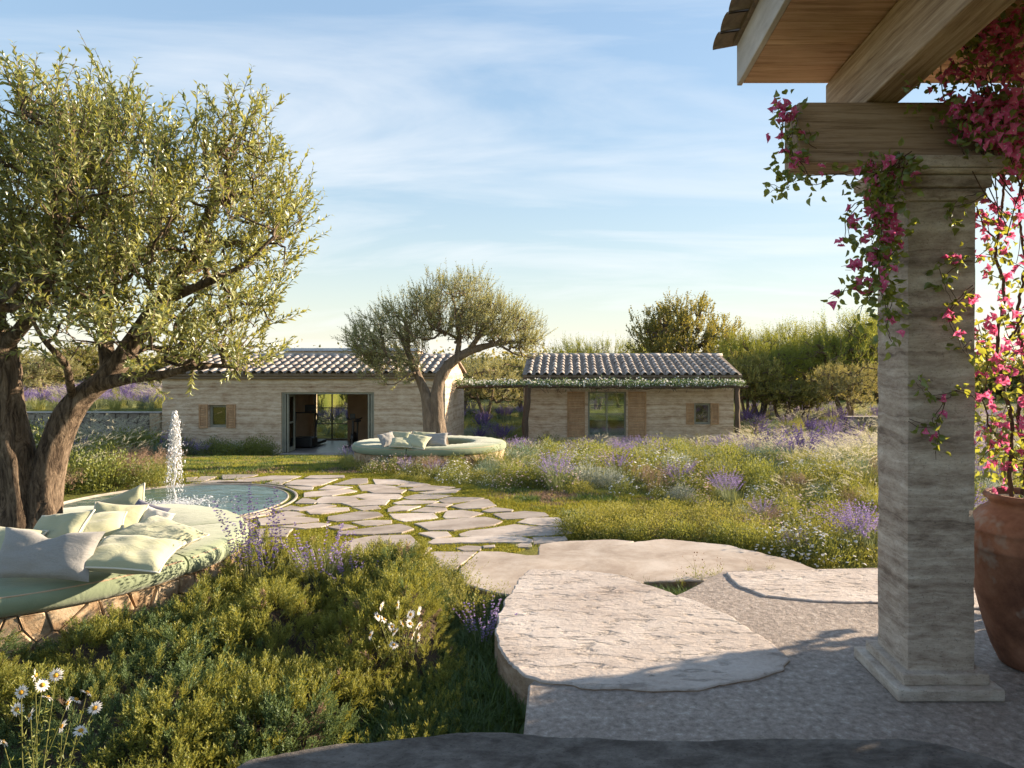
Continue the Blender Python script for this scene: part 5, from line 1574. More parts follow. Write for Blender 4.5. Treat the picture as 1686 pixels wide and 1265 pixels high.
for k, (px, top, D, w, kind) in enumerate([(-40, 548, 38, 1.0, 'oak'), (75, 585, 34, 1.15, 'olive'), (150, 552, 44, 1.0, 'oak2'), (215, 575, 42, .9, 'oak'), (285, 570, 44, 1.0, 'oak2'), (360, 576, 46, 1.0, 'oak'), (-130, 560, 42, 1.1, 'oak2')]):
    plant_tree(kind, 'olive_tree' if kind == 'olive' else 'evergreen_oak', px, D, top, 640, w,
               ['dark oak at the picture edge behind the near olive trunk', 'rounded olive behind the fork of the near olive', 'tall oak over the lavender field behind the near olive', 'oak behind the lavender field, left of the long house',
                'oak behind the long house end wall', 'oak behind the long house roof', 'oak beyond the lavender field at the edge'][k], k * 1.3, 'trees beyond the lavender field', -1.8)
# far wood closing the horizon
rg = np.random.default_rng(77)
fw = leaves(np.c_[rg.normal(0, 1.3, 2600), rg.normal(0, 1.0, 2600), np.abs(rg.normal(1.3, .75, 2600))], rg.normal(size=(2600, 3)), rg.normal(size=(2600, 3)), .26, .16)
wood = obj('far_wood', scatter([[fw]], np.c_[np.linspace(-80, 80, 90), 60 + 6 * rg.random(90), np.full(90, -3.2)], rg.uniform(0, 6, 90), rg.uniform(.9, 1.45, 90)), M['far_leaf'])
tag(wood, 'distant belt of dark trees closing the horizon', 'wood', kind='stuff')


# ------------------------------------------------------------------ meadow plant kinds (unit size in metres)
def spikes(n, h, r, lean, whorls, fl, mi=1, hj=.3, lo=.62, az=None, base=None):
    """stems with whorls of small flowers on the upper part"""
    st, tip, d = blades(n, h, r, .005, lean, 3, 2, hj, base, az)
    V = st[0].reshape(n, 7, 3)
    c0, c1, c2, c3 = [(V[:, 2 * k] + V[:, 2 * k + 1]) / 2 for k in range(3)] + [V[:, 6]]
    P_, D_ = [], []
    for k in range(whorls):
        t = lo + (1 - lo) * (k + .5) / whorls + RNG.normal(0, .01, n)
        seg = np.clip(t * 3, 0, 2.999); i = seg.astype(int); q = (seg - i)[:, None]
        C = np.stack([c0, c1, c2, c3], 1); c = C[np.arange(n), i] * (1 - q) + C[np.arange(n), i + 1] * q
        for m in range(4):
            a = RNG.uniform(0, 2 * np.pi, n)
            P_.append(c); D_.append(np.c_[np.cos(a), np.sin(a), RNG.uniform(.3, 1.2, n)])
    P_, D_ = np.concatenate(P_), np.concatenate(D_)
    L = fl * RNG.uniform(.7, 1.3, len(P_))
    return [st, leaves(P_, D_, RNG.normal(size=P_.shape), L, L * .62, .1, .2, mi)]


def dome(n, r, h, L, W, mi=0, fill=.5, upb=.5):
    """leaves through a low dome"""
    v = unit(RNG.normal(size=(n, 3))); v[:, 2] = np.abs(v[:, 2]); q = RNG.uniform(fill, 1.0, (n, 1))
    bump = 1 + .18 * np.sin(v[:, :1] * 7 + 1) * np.cos(v[:, 1:2] * 6)
    p = v * q * bump * np.array([r, r, h])
    d = unit(v + RNG.normal(0, .5, v.shape) + np.array([0, 0, upb]))
    return leaves(p, d, RNG.normal(size=p.shape) + np.array([0, 0, 1.0]), L * RNG.uniform(.7, 1.25, n), W * RNG.uniform(.8, 1.2, n), .08, .18, mi), p, v


def p_lavender(h=.62, n=46, deep=False):
    ch = [blades(70, h * .62, .13, .010, .55, 3, 0)[0]]
    ch += spikes(n, h, .10, .50, 7, .017)
    return build_mesh('lavender', ch, [M['lav_leaf'], M['purple_deep' if deep else 'purple'], M['lav_leaf']])


def p_salvia(h=.9, n=26):
    ch = [blades(90, h * .5, .14, .013, .5, 3, 0)[0]] + spikes(n, h, .09, .38, 12, .024, lo=.48)
    return build_mesh('salvia', ch, [M['blue_leaf'], M['purple_deep'], M['green_stem']])


def plume_at(tip, d, n, L, mi):
    P_, D_ = [], []
    up = np.array([0, 0, 1.0]); ax = unit(d * .75 + up * .35)
    for k in range(16):
        t = (k + .5) / 16
        P_.append(tip - ax * L * .2 + ax * L * t - up * L * .12 * t * t)
        D_.append(ax * 1.0 + RNG.normal(0, .42, tip.shape))
    return needles(np.concatenate(P_), np.concatenate(D_), L * .26, .006, mi)


def p_feather(h=.75, n=120, m=46):
    ch = [blades(n, h * .8, .12, .008, .9, 4, 0)[0]]
    st, tip, d = blades(m, h, .10, .004, .75, 3, 0)
    ch += [st, plume_at(tip, d, m, .17, 1)]
    return build_mesh('feather_grass', ch, [M['grass'], M['straw']])


def p_tuft(h=.5, n=150, mat='grass', lean=.7, w=.007):
    return build_mesh('grass_tuft', [blades(n, h, .13, w, lean, 3, 0, .55)[0]], [M[mat]])


def p_daisy(r=.34, h=.34, pink=False, nf=60):
    a, p, v = dome(620, r, h, .042, .014, 0, .45)
    b, p2, v2 = dome(nf, r, h * 1.02, .01, .01, 0, .98)
    up = unit(v2 * .5 + np.array([0, -.15, 1.0]) + RNG.normal(0, .25, v2.shape))
    stem = needles(p2 * .8, p2 * .5 + np.array([0, 0, .35]), .17, .005, 0)
    fl = discs(p2 + np.array([0, 0, .05]) + RNG.normal(0, .02, p2.shape), up, RNG.uniform(.013, .026, nf), 6, 1)
    return build_mesh('daisy_bush', [a, stem, fl], [M['bush_leaf'], M['pink_petal' if pink else 'white_petal']])


def p_cover(r=.32, h=.16, mat='yellow_leaf', L=.030, W=.014, n=800):
    return build_mesh('cover', [dome(n, r, h, L, W, 0, .5)[0]], [M[mat]])


def p_shrub(r=.42, h=.5, mat='bush_leaf', n=1500, L=.045, W=.018):
    return build_mesh('shrub', [dome(n, r, h, L, W, 0, .45)[0], blades(40, h * 1.1, r * .6, .006, .3, 3, 0)[0]], [M[mat]])


def p_dry(h=.55, n=70):
    st, tip, d = blades(n, h, .12, .004, .55, 3, 0)
    P_, D_ = [], []
    for k in range(12):
        P_.append(tip - np.array([0, 0, 1]) * h * .3 * RNG.random((n, 1)) - d * .05 * RNG.random((n, 1))); D_.append(RNG.normal(size=tip.shape) + np.array([0, 0, .8]))
    return build_mesh('dry_bush', [st, needles(np.concatenate(P_), np.concatenate(D_), .07, .005, 0), discs(np.concatenate(P_[:4]) + .02, np.concatenate(D_[:4]), .007, 5, 0), blades(60, h * .5, .14, .008, .6, 3, 1)[0]],
                      [M['straw_dry'], M['grass']])


KIND = {
    'lavender': ([p_lavender(.58, 44), p_lavender(.66, 52), p_lavender(.52, 38)], 'lavender_clump', 'lavender'),
    'salvia': ([p_salvia(.75, 26), p_salvia(.66, 30)], 'purple_sage_clump', 'salvia'),
    'feather': ([p_feather(.78), p_feather(.70, 100, 56)], 'feather_grass', 'grass clump'),
    'tuft': ([p_tuft(.52), p_tuft(.42, 170, 'grass', .9), p_tuft(.6, 130, 'grass', .5)], 'grass_tuft', 'grass clump'),
    'blue': ([p_tuft(.42, 260, 'blue_leaf', .75, .006), p_shrub(.40, .40, 'blue_leaf', 1500, .05, .012), p_shrub(.34, .36, 'silver_leaf', 1500, .045, .011)], 'blue_grass_tuft', 'grass clump'),
    'daisy': ([p_daisy(), p_daisy(.30, .30, False, 80)], 'white_flower_bush', 'flower bush'),
    'pink': ([p_daisy(.34, .36, True, 100)], 'pink_flower_bush', 'flower bush'),
    'cover': ([p_cover(.34, .26, 'yellow_leaf', .030, .014, 1200), p_cover(.38, .32, 'yellow_leaf', .026, .013, 1400)], 'low_cushion_plant', 'plant'),
    'shrub': ([p_shrub(), p_shrub(.36, .4, 'bush_leaf', 900, .045, .022)], 'leafy_shrub', 'shrub'),
    'dry': ([p_dry(), p_dry(.48, 60)], 'dry_flower_bush', 'bush'),
}
COUNT = {}


def put(kind, x, y, s, label, group, z=None, rz=None, sz=1.0, variant=None):
    ms, name, cat = KIND[kind]
    z = float(ground_z(x, y)) if z is None else z
    o = inst(name, ms[RNG.integers(0, len(ms)) if variant is None else variant % len(ms)], None, (x, y, z - .02), (RNG.normal(0, .05), RNG.normal(0, .05), RNG.uniform(0, 6.28) if rz is None else rz), (s, s, s * sz))
    tag(o, label, cat, group)
    COUNT[kind] = COUNT.get(kind, 0) + 1
    return o


WORDS = {'lavender': 'lavender clump with mauve flower spikes', 'salvia': 'deep violet sage clump', 'feather': 'feather grass with pale plumes', 'tuft': 'yellow green grass tuft', 'blue': 'blue green grassy clump',
         'daisy': 'low bush dotted with small white flowers', 'pink': 'low bush dotted with pale pink flowers', 'cover': 'low yellow green cushion plant', 'shrub': 'dark green leafy shrub', 'dry': 'dry reddish seed head bush'}


def choose(x, y, table):
    """kinds grow in drifts: smooth noise picks among the weights"""
    ks = list(table); w = np.array([table[k] * math.exp(2.6 * mnoise.noise(Vector((x * .42 + i * 7.3, y * .30 - i * 3.1, i * 2.7)))) for i, k in enumerate(ks)])
    return ks[int(np.searchsorted(np.cumsum(w / w.sum()), RNG.random()))]


def to_px(x, y, z): return VX + x / y * FPX, HY - z / y * FPX


def poisson(x0, x1, y0, y1, rfun, test, tries):
    pts = []; cell = {}
    for _ in range(tries):
        y = RNG.uniform(y0, y1); x = RNG.uniform(x0, x1)
        if not test(x, y): continue
        r = rfun(y); k = (int(x // 1), int(y // 1)); okk = True
        for a in (-1, 0, 1):
            for b in (-1, 0, 1):
                for (u, v) in cell.get((k[0] + a, k[1] + b), ()):
                    if (u - x) ** 2 + (v - y) ** 2 < r * r: okk = False; break
        if okk: cell.setdefault(k, []).append((x, y)); pts.append((x, y))
    return pts


# meadow between the paving, the far bench and the cottage
meadow_px = [(600, 784), (660, 790), (745, 797), (800, 806), (1000, 812), (1100, 826), (1215, 850), (1245, 900), (1310, 925), (1380, 938), (1480, 936), (1800, 934)]
edge = np.array([G(a, b, Z0)[:2] for a, b in meadow_px])
meadow_poly = list(edge) + [(13.5, 8.0), (19, 26.5), (6.9, 26.6), (-4.6, 25.0), (-4.6, 17.0), (-5.2, 15.0)]


def meadow_ok(x, y):
    if not inpoly(np.array([x]), np.array([y]), meadow_poly)[0]: return False
    dx, dy = x - RING2[0], (y - RING2[1]) / .76
    if dx * dx + dy * dy < 1.78 ** 2: return False
    if x < -4.2 and y > 15.5: return False
    px, _ = to_px(x, y, Z0)
    return 560 < px < 1800


for x, y in poisson(-6, 19, 6.6, 26.5, lambda y: .27 + .010 * y, meadow_ok, 16000):
    px, py = to_px(x, y, float(ground_z(x, y)))
    near = np.min(np.hypot(edge[:, 0] - x, edge[:, 1] - y))
    if py > 772 or y < 12.5: tb = {'lavender': .45, 'feather': .12, 'tuft': .45, 'blue': .7, 'daisy': 1.9, 'pink': .7, 'cover': .9, 'shrub': .8, 'dry': .2}
    elif px > 1230: tb = {'lavender': 1.0, 'feather': 1.1, 'tuft': .8, 'blue': .8, 'daisy': .5, 'cover': .5, 'salvia': .2}
    else: tb = {'lavender': 1.0, 'feather': .12, 'tuft': .45, 'blue': 1.3, 'daisy': .7, 'cover': 1.2, 'shrub': 1.4}
    k = choose(x, y, tb)
    s = RNG.uniform(.85, 1.35) * (.75 if y < 11 else 1.0) * (.8 if near < .5 else 1.0)
    if px < 890 and y < 15: s *= .72
    zone = 'in the meadow near the paving' if y < 12.5 else ('in the meadow before the cottage' if px < 1230 else 'in the meadow towards the pines')
    put(k, x, y, s, WORDS[k] + ' ' + zone, WORDS[k] + ' ' + zone)

# behind and beside the cottage
def back_ok(x, y):
    px, _ = to_px(x, y, ZH)
    return (px > 1225 or (745 < px < 872) or (480 < px < 590 and y > 29)) and not (QX0 - .5 < x < QX1 + .6 and 26 < y < 34.5) and not (HX0 - .4 < x < HX1 + .4 and 23 < y < 28.8) and px < 1760
for x, y in poisson(-16, 26, 26, 46, lambda y: .46 + .015 * y, back_ok, 9000):
    k = choose(x, y, {'lavender': 1.5, 'feather': .8, 'tuft': .8, 'blue': .5, 'salvia': .9})
    zone = 'beyond the cottage' if x > 3 else 'in the gap between the houses'
    put(k, x, y, RNG.uniform(1.2, 1.6), WORDS[k] + ' ' + zone, WORDS[k] + ' ' + zone, z=float(ground_z(x, y)))
# lavender field on the raised ground
for x, y in poisson(-36, -14.6, 26.2, 44, lambda y: .42 + .012 * y, lambda x, y: -90 < to_px(x, y, -1.78)[0] < 420 and not (x > HX0 - .3 and y < 28.8), 5000):
    k = choose(x, y, {'lavender': 2.2, 'salvia': 1.0, 'tuft': .8, 'feather': .4})
    put(k, x, y, RNG.uniform(1.1, 1.5), WORDS[k] + ' on the raised field', WORDS[k] + ' on the raised field', z=-1.78)
# planting below the stone wall and along the long house
def wallbed(x, y):
    px, _ = to_px(x, y, ZH); return (-40 < px < 262 and 21.6 < y < 24.9) or (262 < px < 440 and 22.7 < y < 23.85)
for x, y in poisson(-23, -9.5, 21.5, 25.0, lambda y: .42, wallbed, 2600):
    px, _ = to_px(x, y, ZH)
    k = choose(x, y, {'lavender': .45, 'blue': 1.6, 'shrub': 1.5, 'feather': .6 if px < 230 else .1})
    put(k, x, y, RNG.uniform(1.5, 2.3) * (1.0 if px < 262 else .68), WORDS[k] + (' below the stone wall' if px < 262 else ' along the long house wall'), 'planting below the wall and house')
# planting behind the pool and round the near olive
def poolbed(x, y):
    px, py = to_px(x, y, Z0); d = math.hypot(x - POOL[0], y - POOL[1])
    return d > 1.95 and ((-60 < px < 262 and 11.0 < y < 13.0 and px < 285 - (y - 11) * 10) or (px < 110 and 7.9 < y < 12.5)) and x < -5.2 - .0 * y
for x, y in poisson(-12, -5, 7.8, 13.2, lambda y: .34, poolbed, 1500):
    k = choose(x, y, {'dry': .9, 'tuft': 1.0, 'shrub': .5, 'blue': .6, 'feather': .3})
    put(k, x, y, RNG.uniform(.85, 1.4), WORDS[k] + ' behind the fountain pool', 'planting behind the fountain pool')

# single plants the photograph shows clearly
ORD = ['first', 'second', 'third', 'fourth', 'fifth', 'sixth', 'seventh', 'eighth', 'ninth', 'tenth', 'eleventh', 'twelfth', 'thirteenth', 'fourteenth', 'fifteenth', 'sixteenth', 'seventeenth', 'eighteenth']
def heroes(kind, spots, label, ref, **kw):
    """plants of one kind, each named by its turn counted from a thing one can find"""
    for k, sp in enumerate(sorted(spots, key=lambda v: -v[0])):
        hero(kind, sp[0], sp[1], sp[2], label + ', ' + ORD[k] + ' from ' + ref, **kw)
def hero(kind, px, py, s, label, z=Z0, **kw):
    g = G(px, py, z)
    return put(kind, g[0], g[1], s, label, kw.pop('group', 'plants beside the slabs'), z=z, **kw)
heroes('daisy', [(1285, 918, .95), (1330, 926, 1.05), (1372, 930, .95), (1312, 905, .9)], 'bush full of white flowers beside the long slab', 'the pillar')
heroes('lavender', [(1405, 912, 1.0), (1432, 916, 1.15), (1420, 900, 1.0)], 'tall lavender clump near the slabs', 'the pillar')
heroes('tuft', [(1330, 870, .85), (1302, 862, .8)], 'pale grass tuft above the white flower bush', 'the pillar')
heroes('feather', [(1395, 800, 1.15), (1360, 795, 1.05), (1425, 770, 1.15), (1440, 840, .9)], 'big silvery feather grass', 'the pillar')
heroes('dry', [(1265, 866, .7), (1240, 880, .6)], 'reddish seed stems beside the white flowers', 'the pillar')
heroes('cover', [(a_, b_, RNG.uniform(.75, 1.05)) for a_, b_ in [(960, 872), (985, 884), (1010, 868), (1040, 880), (1075, 886), (1100, 872), (1130, 884), (1160, 878), (1185, 890), (1210, 880), (1150, 862), (1060, 860), (1020, 848), (975, 858), (1100, 850), (1180, 862), (1215, 862), (1240, 896)]],
       'yellow green cushion plant behind the long slab', 'the pillar', group='cushion plants behind the long slab', sz=1.0)
heroes('shrub', [(a_, b_, RNG.uniform(.55, .75)) for a_, b_ in [(950, 882), (1000, 892), (1050, 892), (1120, 892), (1200, 900), (1235, 910)]], 'small dark shrub at the back of the long slab', 'the pillar', group='shrubs behind the long slab')
heroes('daisy', [(a_, b_, .8) for a_, b_ in [(700, 775), (655, 770), (745, 782), (628, 776), (680, 784), (720, 790)]], 'white flower bush before the far bench', 'the cottage side', z=Z0 - .02, group='white flowers before the far bench')
heroes('pink', [(885, 800, .95), (925, 804, .95), (850, 797, .95), (905, 793, .95)], 'pink and white flower bush at the lawn edge', 'the cottage side', group='flower bushes at the lawn edge')
heroes('tuft', [(735, 762, .95), (770, 765, .95), (790, 766, .95)], 'grass tuft leaning on the far bench', 'the cottage side', group='grass before the far bench')
hero('blue', 690, 757, .6, 'blue green clump beside the steps of the long house', z=-2.3)

# ------------------------------------------------------------------ lawn, moss and meadow grass (uncountable)
def lawn_tuft(n=9, h=.035, r=.03, w=.005, lean=.6): return [blades(n, h, r, w, lean, 2, 0, .5)[0]]
LT = [lawn_tuft() for _ in range(4)]
pts = RNG.uniform([-5.8, 5.2], [1.2, 12.8], (70000, 2))
bed = inpoly(pts[:, 0], pts[:, 1], bed_poly)
cov = np.zeros(len(pts), bool)
for fp in flag_polys:
    c = fp.mean(0); cov |= inpoly(pts[:, 0], pts[:, 1], c + (fp - c) * 1.0)
for fp in (polyA, polyB, polyB2): cov |= inpoly(pts[:, 0], pts[:, 1], fp)
ok = bed & ~cov & (np.hypot(*(pts - POOL).T) > 1.74)
pts = pts[ok]
moss = obj('moss', scatter([lawn_tuft(10, .026, .035, .007, .8) for _ in range(3)], np.c_[pts, np.full(len(pts), -2.047)], RNG.uniform(0, 6.28, len(pts)), RNG.uniform(.8, 1.5, len(pts))), M['lawn'])
tag(moss, 'yellow green moss and creeping thyme in the paving joints', 'moss', kind='stuff')

lawn_px = [(745, 802), (800, 808), (1000, 812), (1110, 826), (1235, 850), (1240, 905), (1090, 886), (1040, 890), (950, 886), (940, 850), (880, 842), (800, 822), (775, 812)]
lawn_poly = [G(a, b, Z0)[:2] for a, b in lawn_px]
lp = RNG.uniform([-3.5, 7.0], [3.0, 12.5], (24000, 2)); lp = lp[inpoly(lp[:, 0], lp[:, 1], lawn_poly)]
back_lawn = RNG.uniform([-13.5, 11.5], [-2.6, 23.6], (34000, 2))
bp, bq = to_px(back_lawn[:, 0], back_lawn[:, 1], ground_z(back_lawn[:, 0], back_lawn[:, 1]))
blk = (bp > 110) & (bp < 660) & ~inpoly(back_lawn[:, 0], back_lawn[:, 1], bed_poly) & (np.hypot(*(back_lawn - POOL).T) > 1.78) & (np.hypot(back_lawn[:, 0] - RING2[0], (back_lawn[:, 1] - RING2[1]) / .76) > 1.7)
back_lawn = back_lawn[blk]
lp = np.concatenate([lp, back_lawn])
lpick = np.array([(3 if vnoise(a_, b_, 1.1, 4) + .5 * vnoise(a_, b_, 4, 9) + RNG.normal(0, .2) > .22 else (2 if vnoise(a_, b_, 1.7, 14) + RNG.normal(0, .2) > .15 else RNG.integers(0, 2))) for a_, b_ in lp])
lt_ = [lawn_tuft(9, .05, .06, .009, .8), lawn_tuft(9, .06, .06, .009, .8), [c[:2] + (2, False) for c in lawn_tuft(9, .07, .06, .009, .9)], [c[:2] + (1, False) for c in lawn_tuft(8, .045, .06, .008, .9)]]
lawn = obj('lawn', scatter(lt_, np.c_[lp, ground_z(lp[:, 0], lp[:, 1]) - .004], RNG.uniform(0, 6.28, len(lp)), RNG.uniform(.8, 1.6, len(lp)), None, lpick), [M['lawn'], M['straw_dry'], M['grass_dark']])
tag(lawn, 'short sunlit lawn between the paving and the planting', 'lawn', kind='stuff')

mp_ = RNG.uniform([-6, 6.6], [20, 46], (12000, 2))
mpx, _ = to_px(mp_[:, 0], mp_[:, 1], Z0)
keep = (mpx > 560) & (mpx < 1780) & (inpoly(mp_[:, 0], mp_[:, 1], meadow_poly) | (mp_[:, 1] > 26.5)) & (RNG.random(len(mp_)) < np.clip(14 / mp_[:, 1], .2, 1))
keep &= ~((mp_[:, 0] > QX0 - .3) & (mp_[:, 0] < QX1 + .3) & (mp_[:, 1] > 26.8) & (mp_[:, 1] < 34.2)) & ~((mp_[:, 0] < HX1 + .3) & (mp_[:, 1] > 23.5) & (mp_[:, 1] < 28.6))
keep &= np.hypot(mp_[:, 0] - RING2[0], (mp_[:, 1] - RING2[1]) / .76) > 1.75
mp_ = mp_[keep]
M['meadow_mix'] = leafmat('meadow_mix', (0.085, 0.13, 0.035), (0.27, 0.28, 0.095), 0.42, (0.42, 0.40, 0.08), gloss=0.03)
mg = obj('meadow_grass', scatter([[blades(14, .22, .10, .008, .8, 2, 0, .5)[0]] for _ in range(4)], np.c_[mp_, ground_z(mp_[:, 0], mp_[:, 1]) - .02], RNG.uniform(0, 6.28, len(mp_)), RNG.uniform(.7, 1.5, len(mp_))), M['meadow_mix'])
tag(mg, 'tangled meadow grass filling the ground between the flowers', 'grass', kind='stuff')

# ------------------------------------------------------------------ juniper ground cover in the foreground
def sprig(seed, L=.19):
    """plume of a juniper: short side shoots fanned round a leader, each set with fine needles"""
    rg = np.random.default_rng(seed)
    P_, D_, Ln = [], [], []
    main = unit(np.array([rg.normal(0, .2), rg.normal(0, .2), 1.0]))
    for b in range(15):
        t = .15 + .85 * (b + rg.random()) / 15; a = b * 2.4 + rg.normal(0, .3)
        o = main * L * .72 * t; dv = unit(main * 1.0 + np.array([math.cos(a), math.sin(a), 0]) * rg.uniform(.55, .95) * (1.15 - .75 * t)); bl = L * rg.uniform(.28, .42) * (1.15 - .4 * t)
        for k in range(14):
            q = (k + .5) / 14; az = rg.uniform(0, 2 * np.pi)
            P_.append(o + dv * bl * q); D_.append(dv * .8 + .75 * np.array([math.cos(az), math.sin(az), .25])); Ln.append(L * .085 * (1.1 - .45 * q))
    P_.append(main * 0); D_.append(main); Ln.append(L * .8)
    return [needles(np.array(P_), np.array(D_), np.array(Ln), np.array([.0046] * (len(P_) - 1) + [.006]))]


SPR = [sprig(k) for k in range(6)] + [[c[:2] + (1, False) for c in sprig(k, .17)] for k in (11, 12)] + [[c[:2] + (2, False) for c in sprig(k, .15)] for k in (13,)]
cover_poly = [(-6.0, 1.9), (-.25, 1.9), (-.34, 3.2), (-.42, 4.0), (-.62, 4.6), (-.85, 5.3), (-1.15, 6.1), (-1.9, 6.75), (-2.55, 6.65), (-3.0, 6.3), (-3.1, 5.2), (-4.6, 3.9), (-6.0, 4.2)]


def mound(x, y):
    """height of the clipped-cloud surface of the ground cover"""
    e = 9.0
    n = len(cover_poly)
    for i in range(n):
        a, b = np.array(cover_poly[i]), np.array(cover_poly[(i + 1) % n]); ab = b - a
        t = np.clip(((x - a[0]) * ab[0] + (y - a[1]) * ab[1]) / ab.dot(ab), 0, 1); e = np.minimum(e, np.hypot(x - a[0] - ab[0] * t, y - a[1] - ab[1] * t))
    h = .30 + .22 * np.array([vnoise(a, b, .9, 5) for a, b in zip(x, y)]) + .15 * np.array([vnoise(a, b, 2.4, 2) for a, b in zip(x, y)]) + .10 * np.array([vnoise(a, b, 5.0, 7) for a, b in zip(x, y)])
    return Z0 + np.clip(h, .05, 1) * np.clip(e / .30, .25, 1) ** .6 * (.80 + .25 * smooth(3.4, 5.0, y)) * (1.0 + .25 * np.exp(-((np.hypot(x - RING[0], y - RING[1]) - 1.75) / .5) ** 2))


NS = 6600
cp = RNG.uniform([-6.0, 1.9], [-.25, 6.8], (30000, 2))
cpx, cpy = to_px(cp[:, 0], cp[:, 1], -1.75)
ok = inpoly(cp[:, 0], cp[:, 1], cover_poly) & (cpx > -120) & (cpy < 1420) & ~inpoly(cp[:, 0], cp[:, 1], polyD) & (np.hypot(*(cp - RING).T) > 1.74)
for fp in flag_polys: ok &= ~inpoly(cp[:, 0], cp[:, 1], fp)
cp = cp[ok]
wgt = 1 / cp[:, 1] ** 1.2; sel = RNG.choice(len(cp), min(NS, len(cp)), replace=False, p=wgt / wgt.sum()); cp = cp[sel]
hz_ = mound(cp[:, 0], cp[:, 1]); e = .06
nrm = np.c_[-(mound(cp[:, 0] + e, cp[:, 1]) - hz_) / e, -(mound(cp[:, 0], cp[:, 1] + e) - hz_) / e, np.ones(len(cp))]
gapn = np.array([vnoise(a, b, 3.3, 17) for a, b in cp]) > -.46
cp, hz_, nrm = cp[gapn], hz_[gapn], nrm[gapn]
tl = unit(unit(nrm) + RNG.normal(0, .30, nrm.shape) + np.array([.10, -.10, .25]))
spick = np.array([8 if RNG.random() < .035 else (6 + RNG.integers(0, 2) if vnoise(a_, b_, 1.3, 41) + RNG.normal(0, .15) > .12 else RNG.integers(0, 6)) for a_, b_ in cp])
jun = obj('juniper_cover', scatter(SPR, np.c_[cp, hz_ - .13 - .05 * RNG.random(len(cp))], RNG.uniform(0, 6.28, len(cp)), RNG.uniform(.65, 1.05, len(cp)) * (1 + .75 * np.clip(np.array([vnoise(a, b, 1.7, 31) for a, b in cp]), -.5, .7)), tl, spick), [M['juniper'], M['juniper_dark'], M['straw_dry']])
tag(jun, 'feathery juniper ground cover spreading before the near bench', 'ground cover', kind='stuff')
# the dark body under the sprigs
mx, my = np.meshgrid(np.linspace(-6, -.2, 90), np.linspace(1.8, 6.9, 80)); fx, fy = mx.ravel(), my.ravel()
ins = inpoly(fx, fy, cover_poly) & (np.hypot(fx - RING[0], fy - RING[1]) > 1.66) & ~inpoly(fx, fy, polyD)
mzv = np.where(ins, mound(fx, fy) - .19, Z0 - .12)
i, j = np.meshgrid(np.arange(79), np.arange(89), indexing='ij'); i, j = i.ravel(), j.ravel()
quads = np.stack([i * 90 + j, i * 90 + j + 1, (i + 1) * 90 + j + 1, (i + 1) * 90 + j], 1)
quads = quads[ins[quads].all(1)]
bank = obj('planting_bank', [(np.c_[fx, fy, mzv], quads, 0, True)], M['soil'])
tag(bank, 'dark soil bank under the juniper ground cover', 'soil', kind='structure')

# grass in the gap between bank and slabs
gp = RNG.uniform([-1.3, 2.9], [1.6, 6.6], (9000, 2)); okg = np.ones(len(gp), bool)
for fp in [polyA, polyB, polyB2, polyC, polyD, np.array(terr_poly)] + flag_polys: okg &= ~inpoly(gp[:, 0], gp[:, 1], fp)
gp = gp[okg]
gg = obj('gap_grass', scatter([[blades(12, .14, .05, .006, .8, 3, 0, .5)[0]] for _ in range(4)], np.c_[gp, ground_z(gp[:, 0], gp[:, 1]) - .01], RNG.uniform(0, 6.28, len(gp)), RNG.uniform(.7, 1.4, len(gp))), M['grass_dark'])
tag(gg, 'lush dark grass in the gaps between slabs and planting', 'grass', kind='stuff')

# ------------------------------------------------------------------ clear foreground plants
def stem_plant(n, h, r, lean, L, W, per, mat, stem):
    """upright stems clothed in small leaves"""
    st, tip, d = blades(n, h, r, .006, lean, 3, 1, .4)
    V = st[0].reshape(n, 7, 3); C = np.stack([(V[:, 0] + V[:, 1]) / 2, (V[:, 2] + V[:, 3]) / 2, (V[:, 4] + V[:, 5]) / 2, V[:, 6]], 1)
    P_, D_ = [], []
    for k in range(per):
        t = np.clip(.15 + .85 * (k + RNG.random(n)) / per, 0, .999) * 3; i = t.astype(int); q = (t - i)[:, None]
        P_.append(C[np.arange(n), i] * (1 - q) + C[np.arange(n), i + 1] * q); a = RNG.uniform(0, 6.28, n); D_.append(np.c_[np.cos(a), np.sin(a), RNG.uniform(.4, 1.2, n)])
    P_, D_ = np.concatenate(P_), np.concatenate(D_)
    return build_mesh('stem_plant', [st, leaves(P_, D_, RNG.normal(size=P_.shape), L * RNG.uniform(.7, 1.3, len(P_)), W, .1, .15, 0)], [M[mat], M[stem]])


SPM = [stem_plant(60, .55, .16, .45, .022, .008, 26, 'yellow_leaf', 'green_stem'), stem_plant(70, .42, .18, .5, .020, .009, 22, 'bush_leaf', 'green_stem')]
def front(name, me, px, py, z, s, label, cat, group, rz=0.0, rx=0.0, ry=0.0):
    g = G(px, py, z); o = inst(name, me, None, g, (rx, ry, rz), s); tag(o, label, cat, group); return o
RORD = [5, 2, 9, 7, 1, 8, 4, 0, 3, 6]
for k, (px, py, s, v) in enumerate([(640, 985, .95, 0), (690, 995, .95, 0), (735, 1010, .9, 0), (600, 975, .9, 1), (665, 1010, .85, 0), (770, 1035, .8, 0), (560, 965, .85, 1), (715, 975, .75, 1), (690, 962, .6, 1), (745, 985, .7, 1)]):
    front('rosemary_bush', SPM[v], px, py, -1.95, s, 'fresh green upright bush, ' + ORD[RORD.index(k)] + ' from the chiselled slab', 'bush', 'upright bushes beside the near lavender', k * 1.1)
sal = [p_salvia(.80, 20), p_salvia(.66, 18)]
front('lavender_clump', build_mesh('lavender', [blades(110, .42, .15, .010, .45, 3, 0)[0]] + spikes(34, .98, .24, .26, 15, .0165, lo=.42, az=RNG.normal(2.6, .9, 34)), [M['lav_leaf'], M['purple_deep'], M['green_stem']]),
      440, 985, -1.93, 1.0, 'tall lavender with deep violet spikes leaning over the near bench', 'lavender', None)
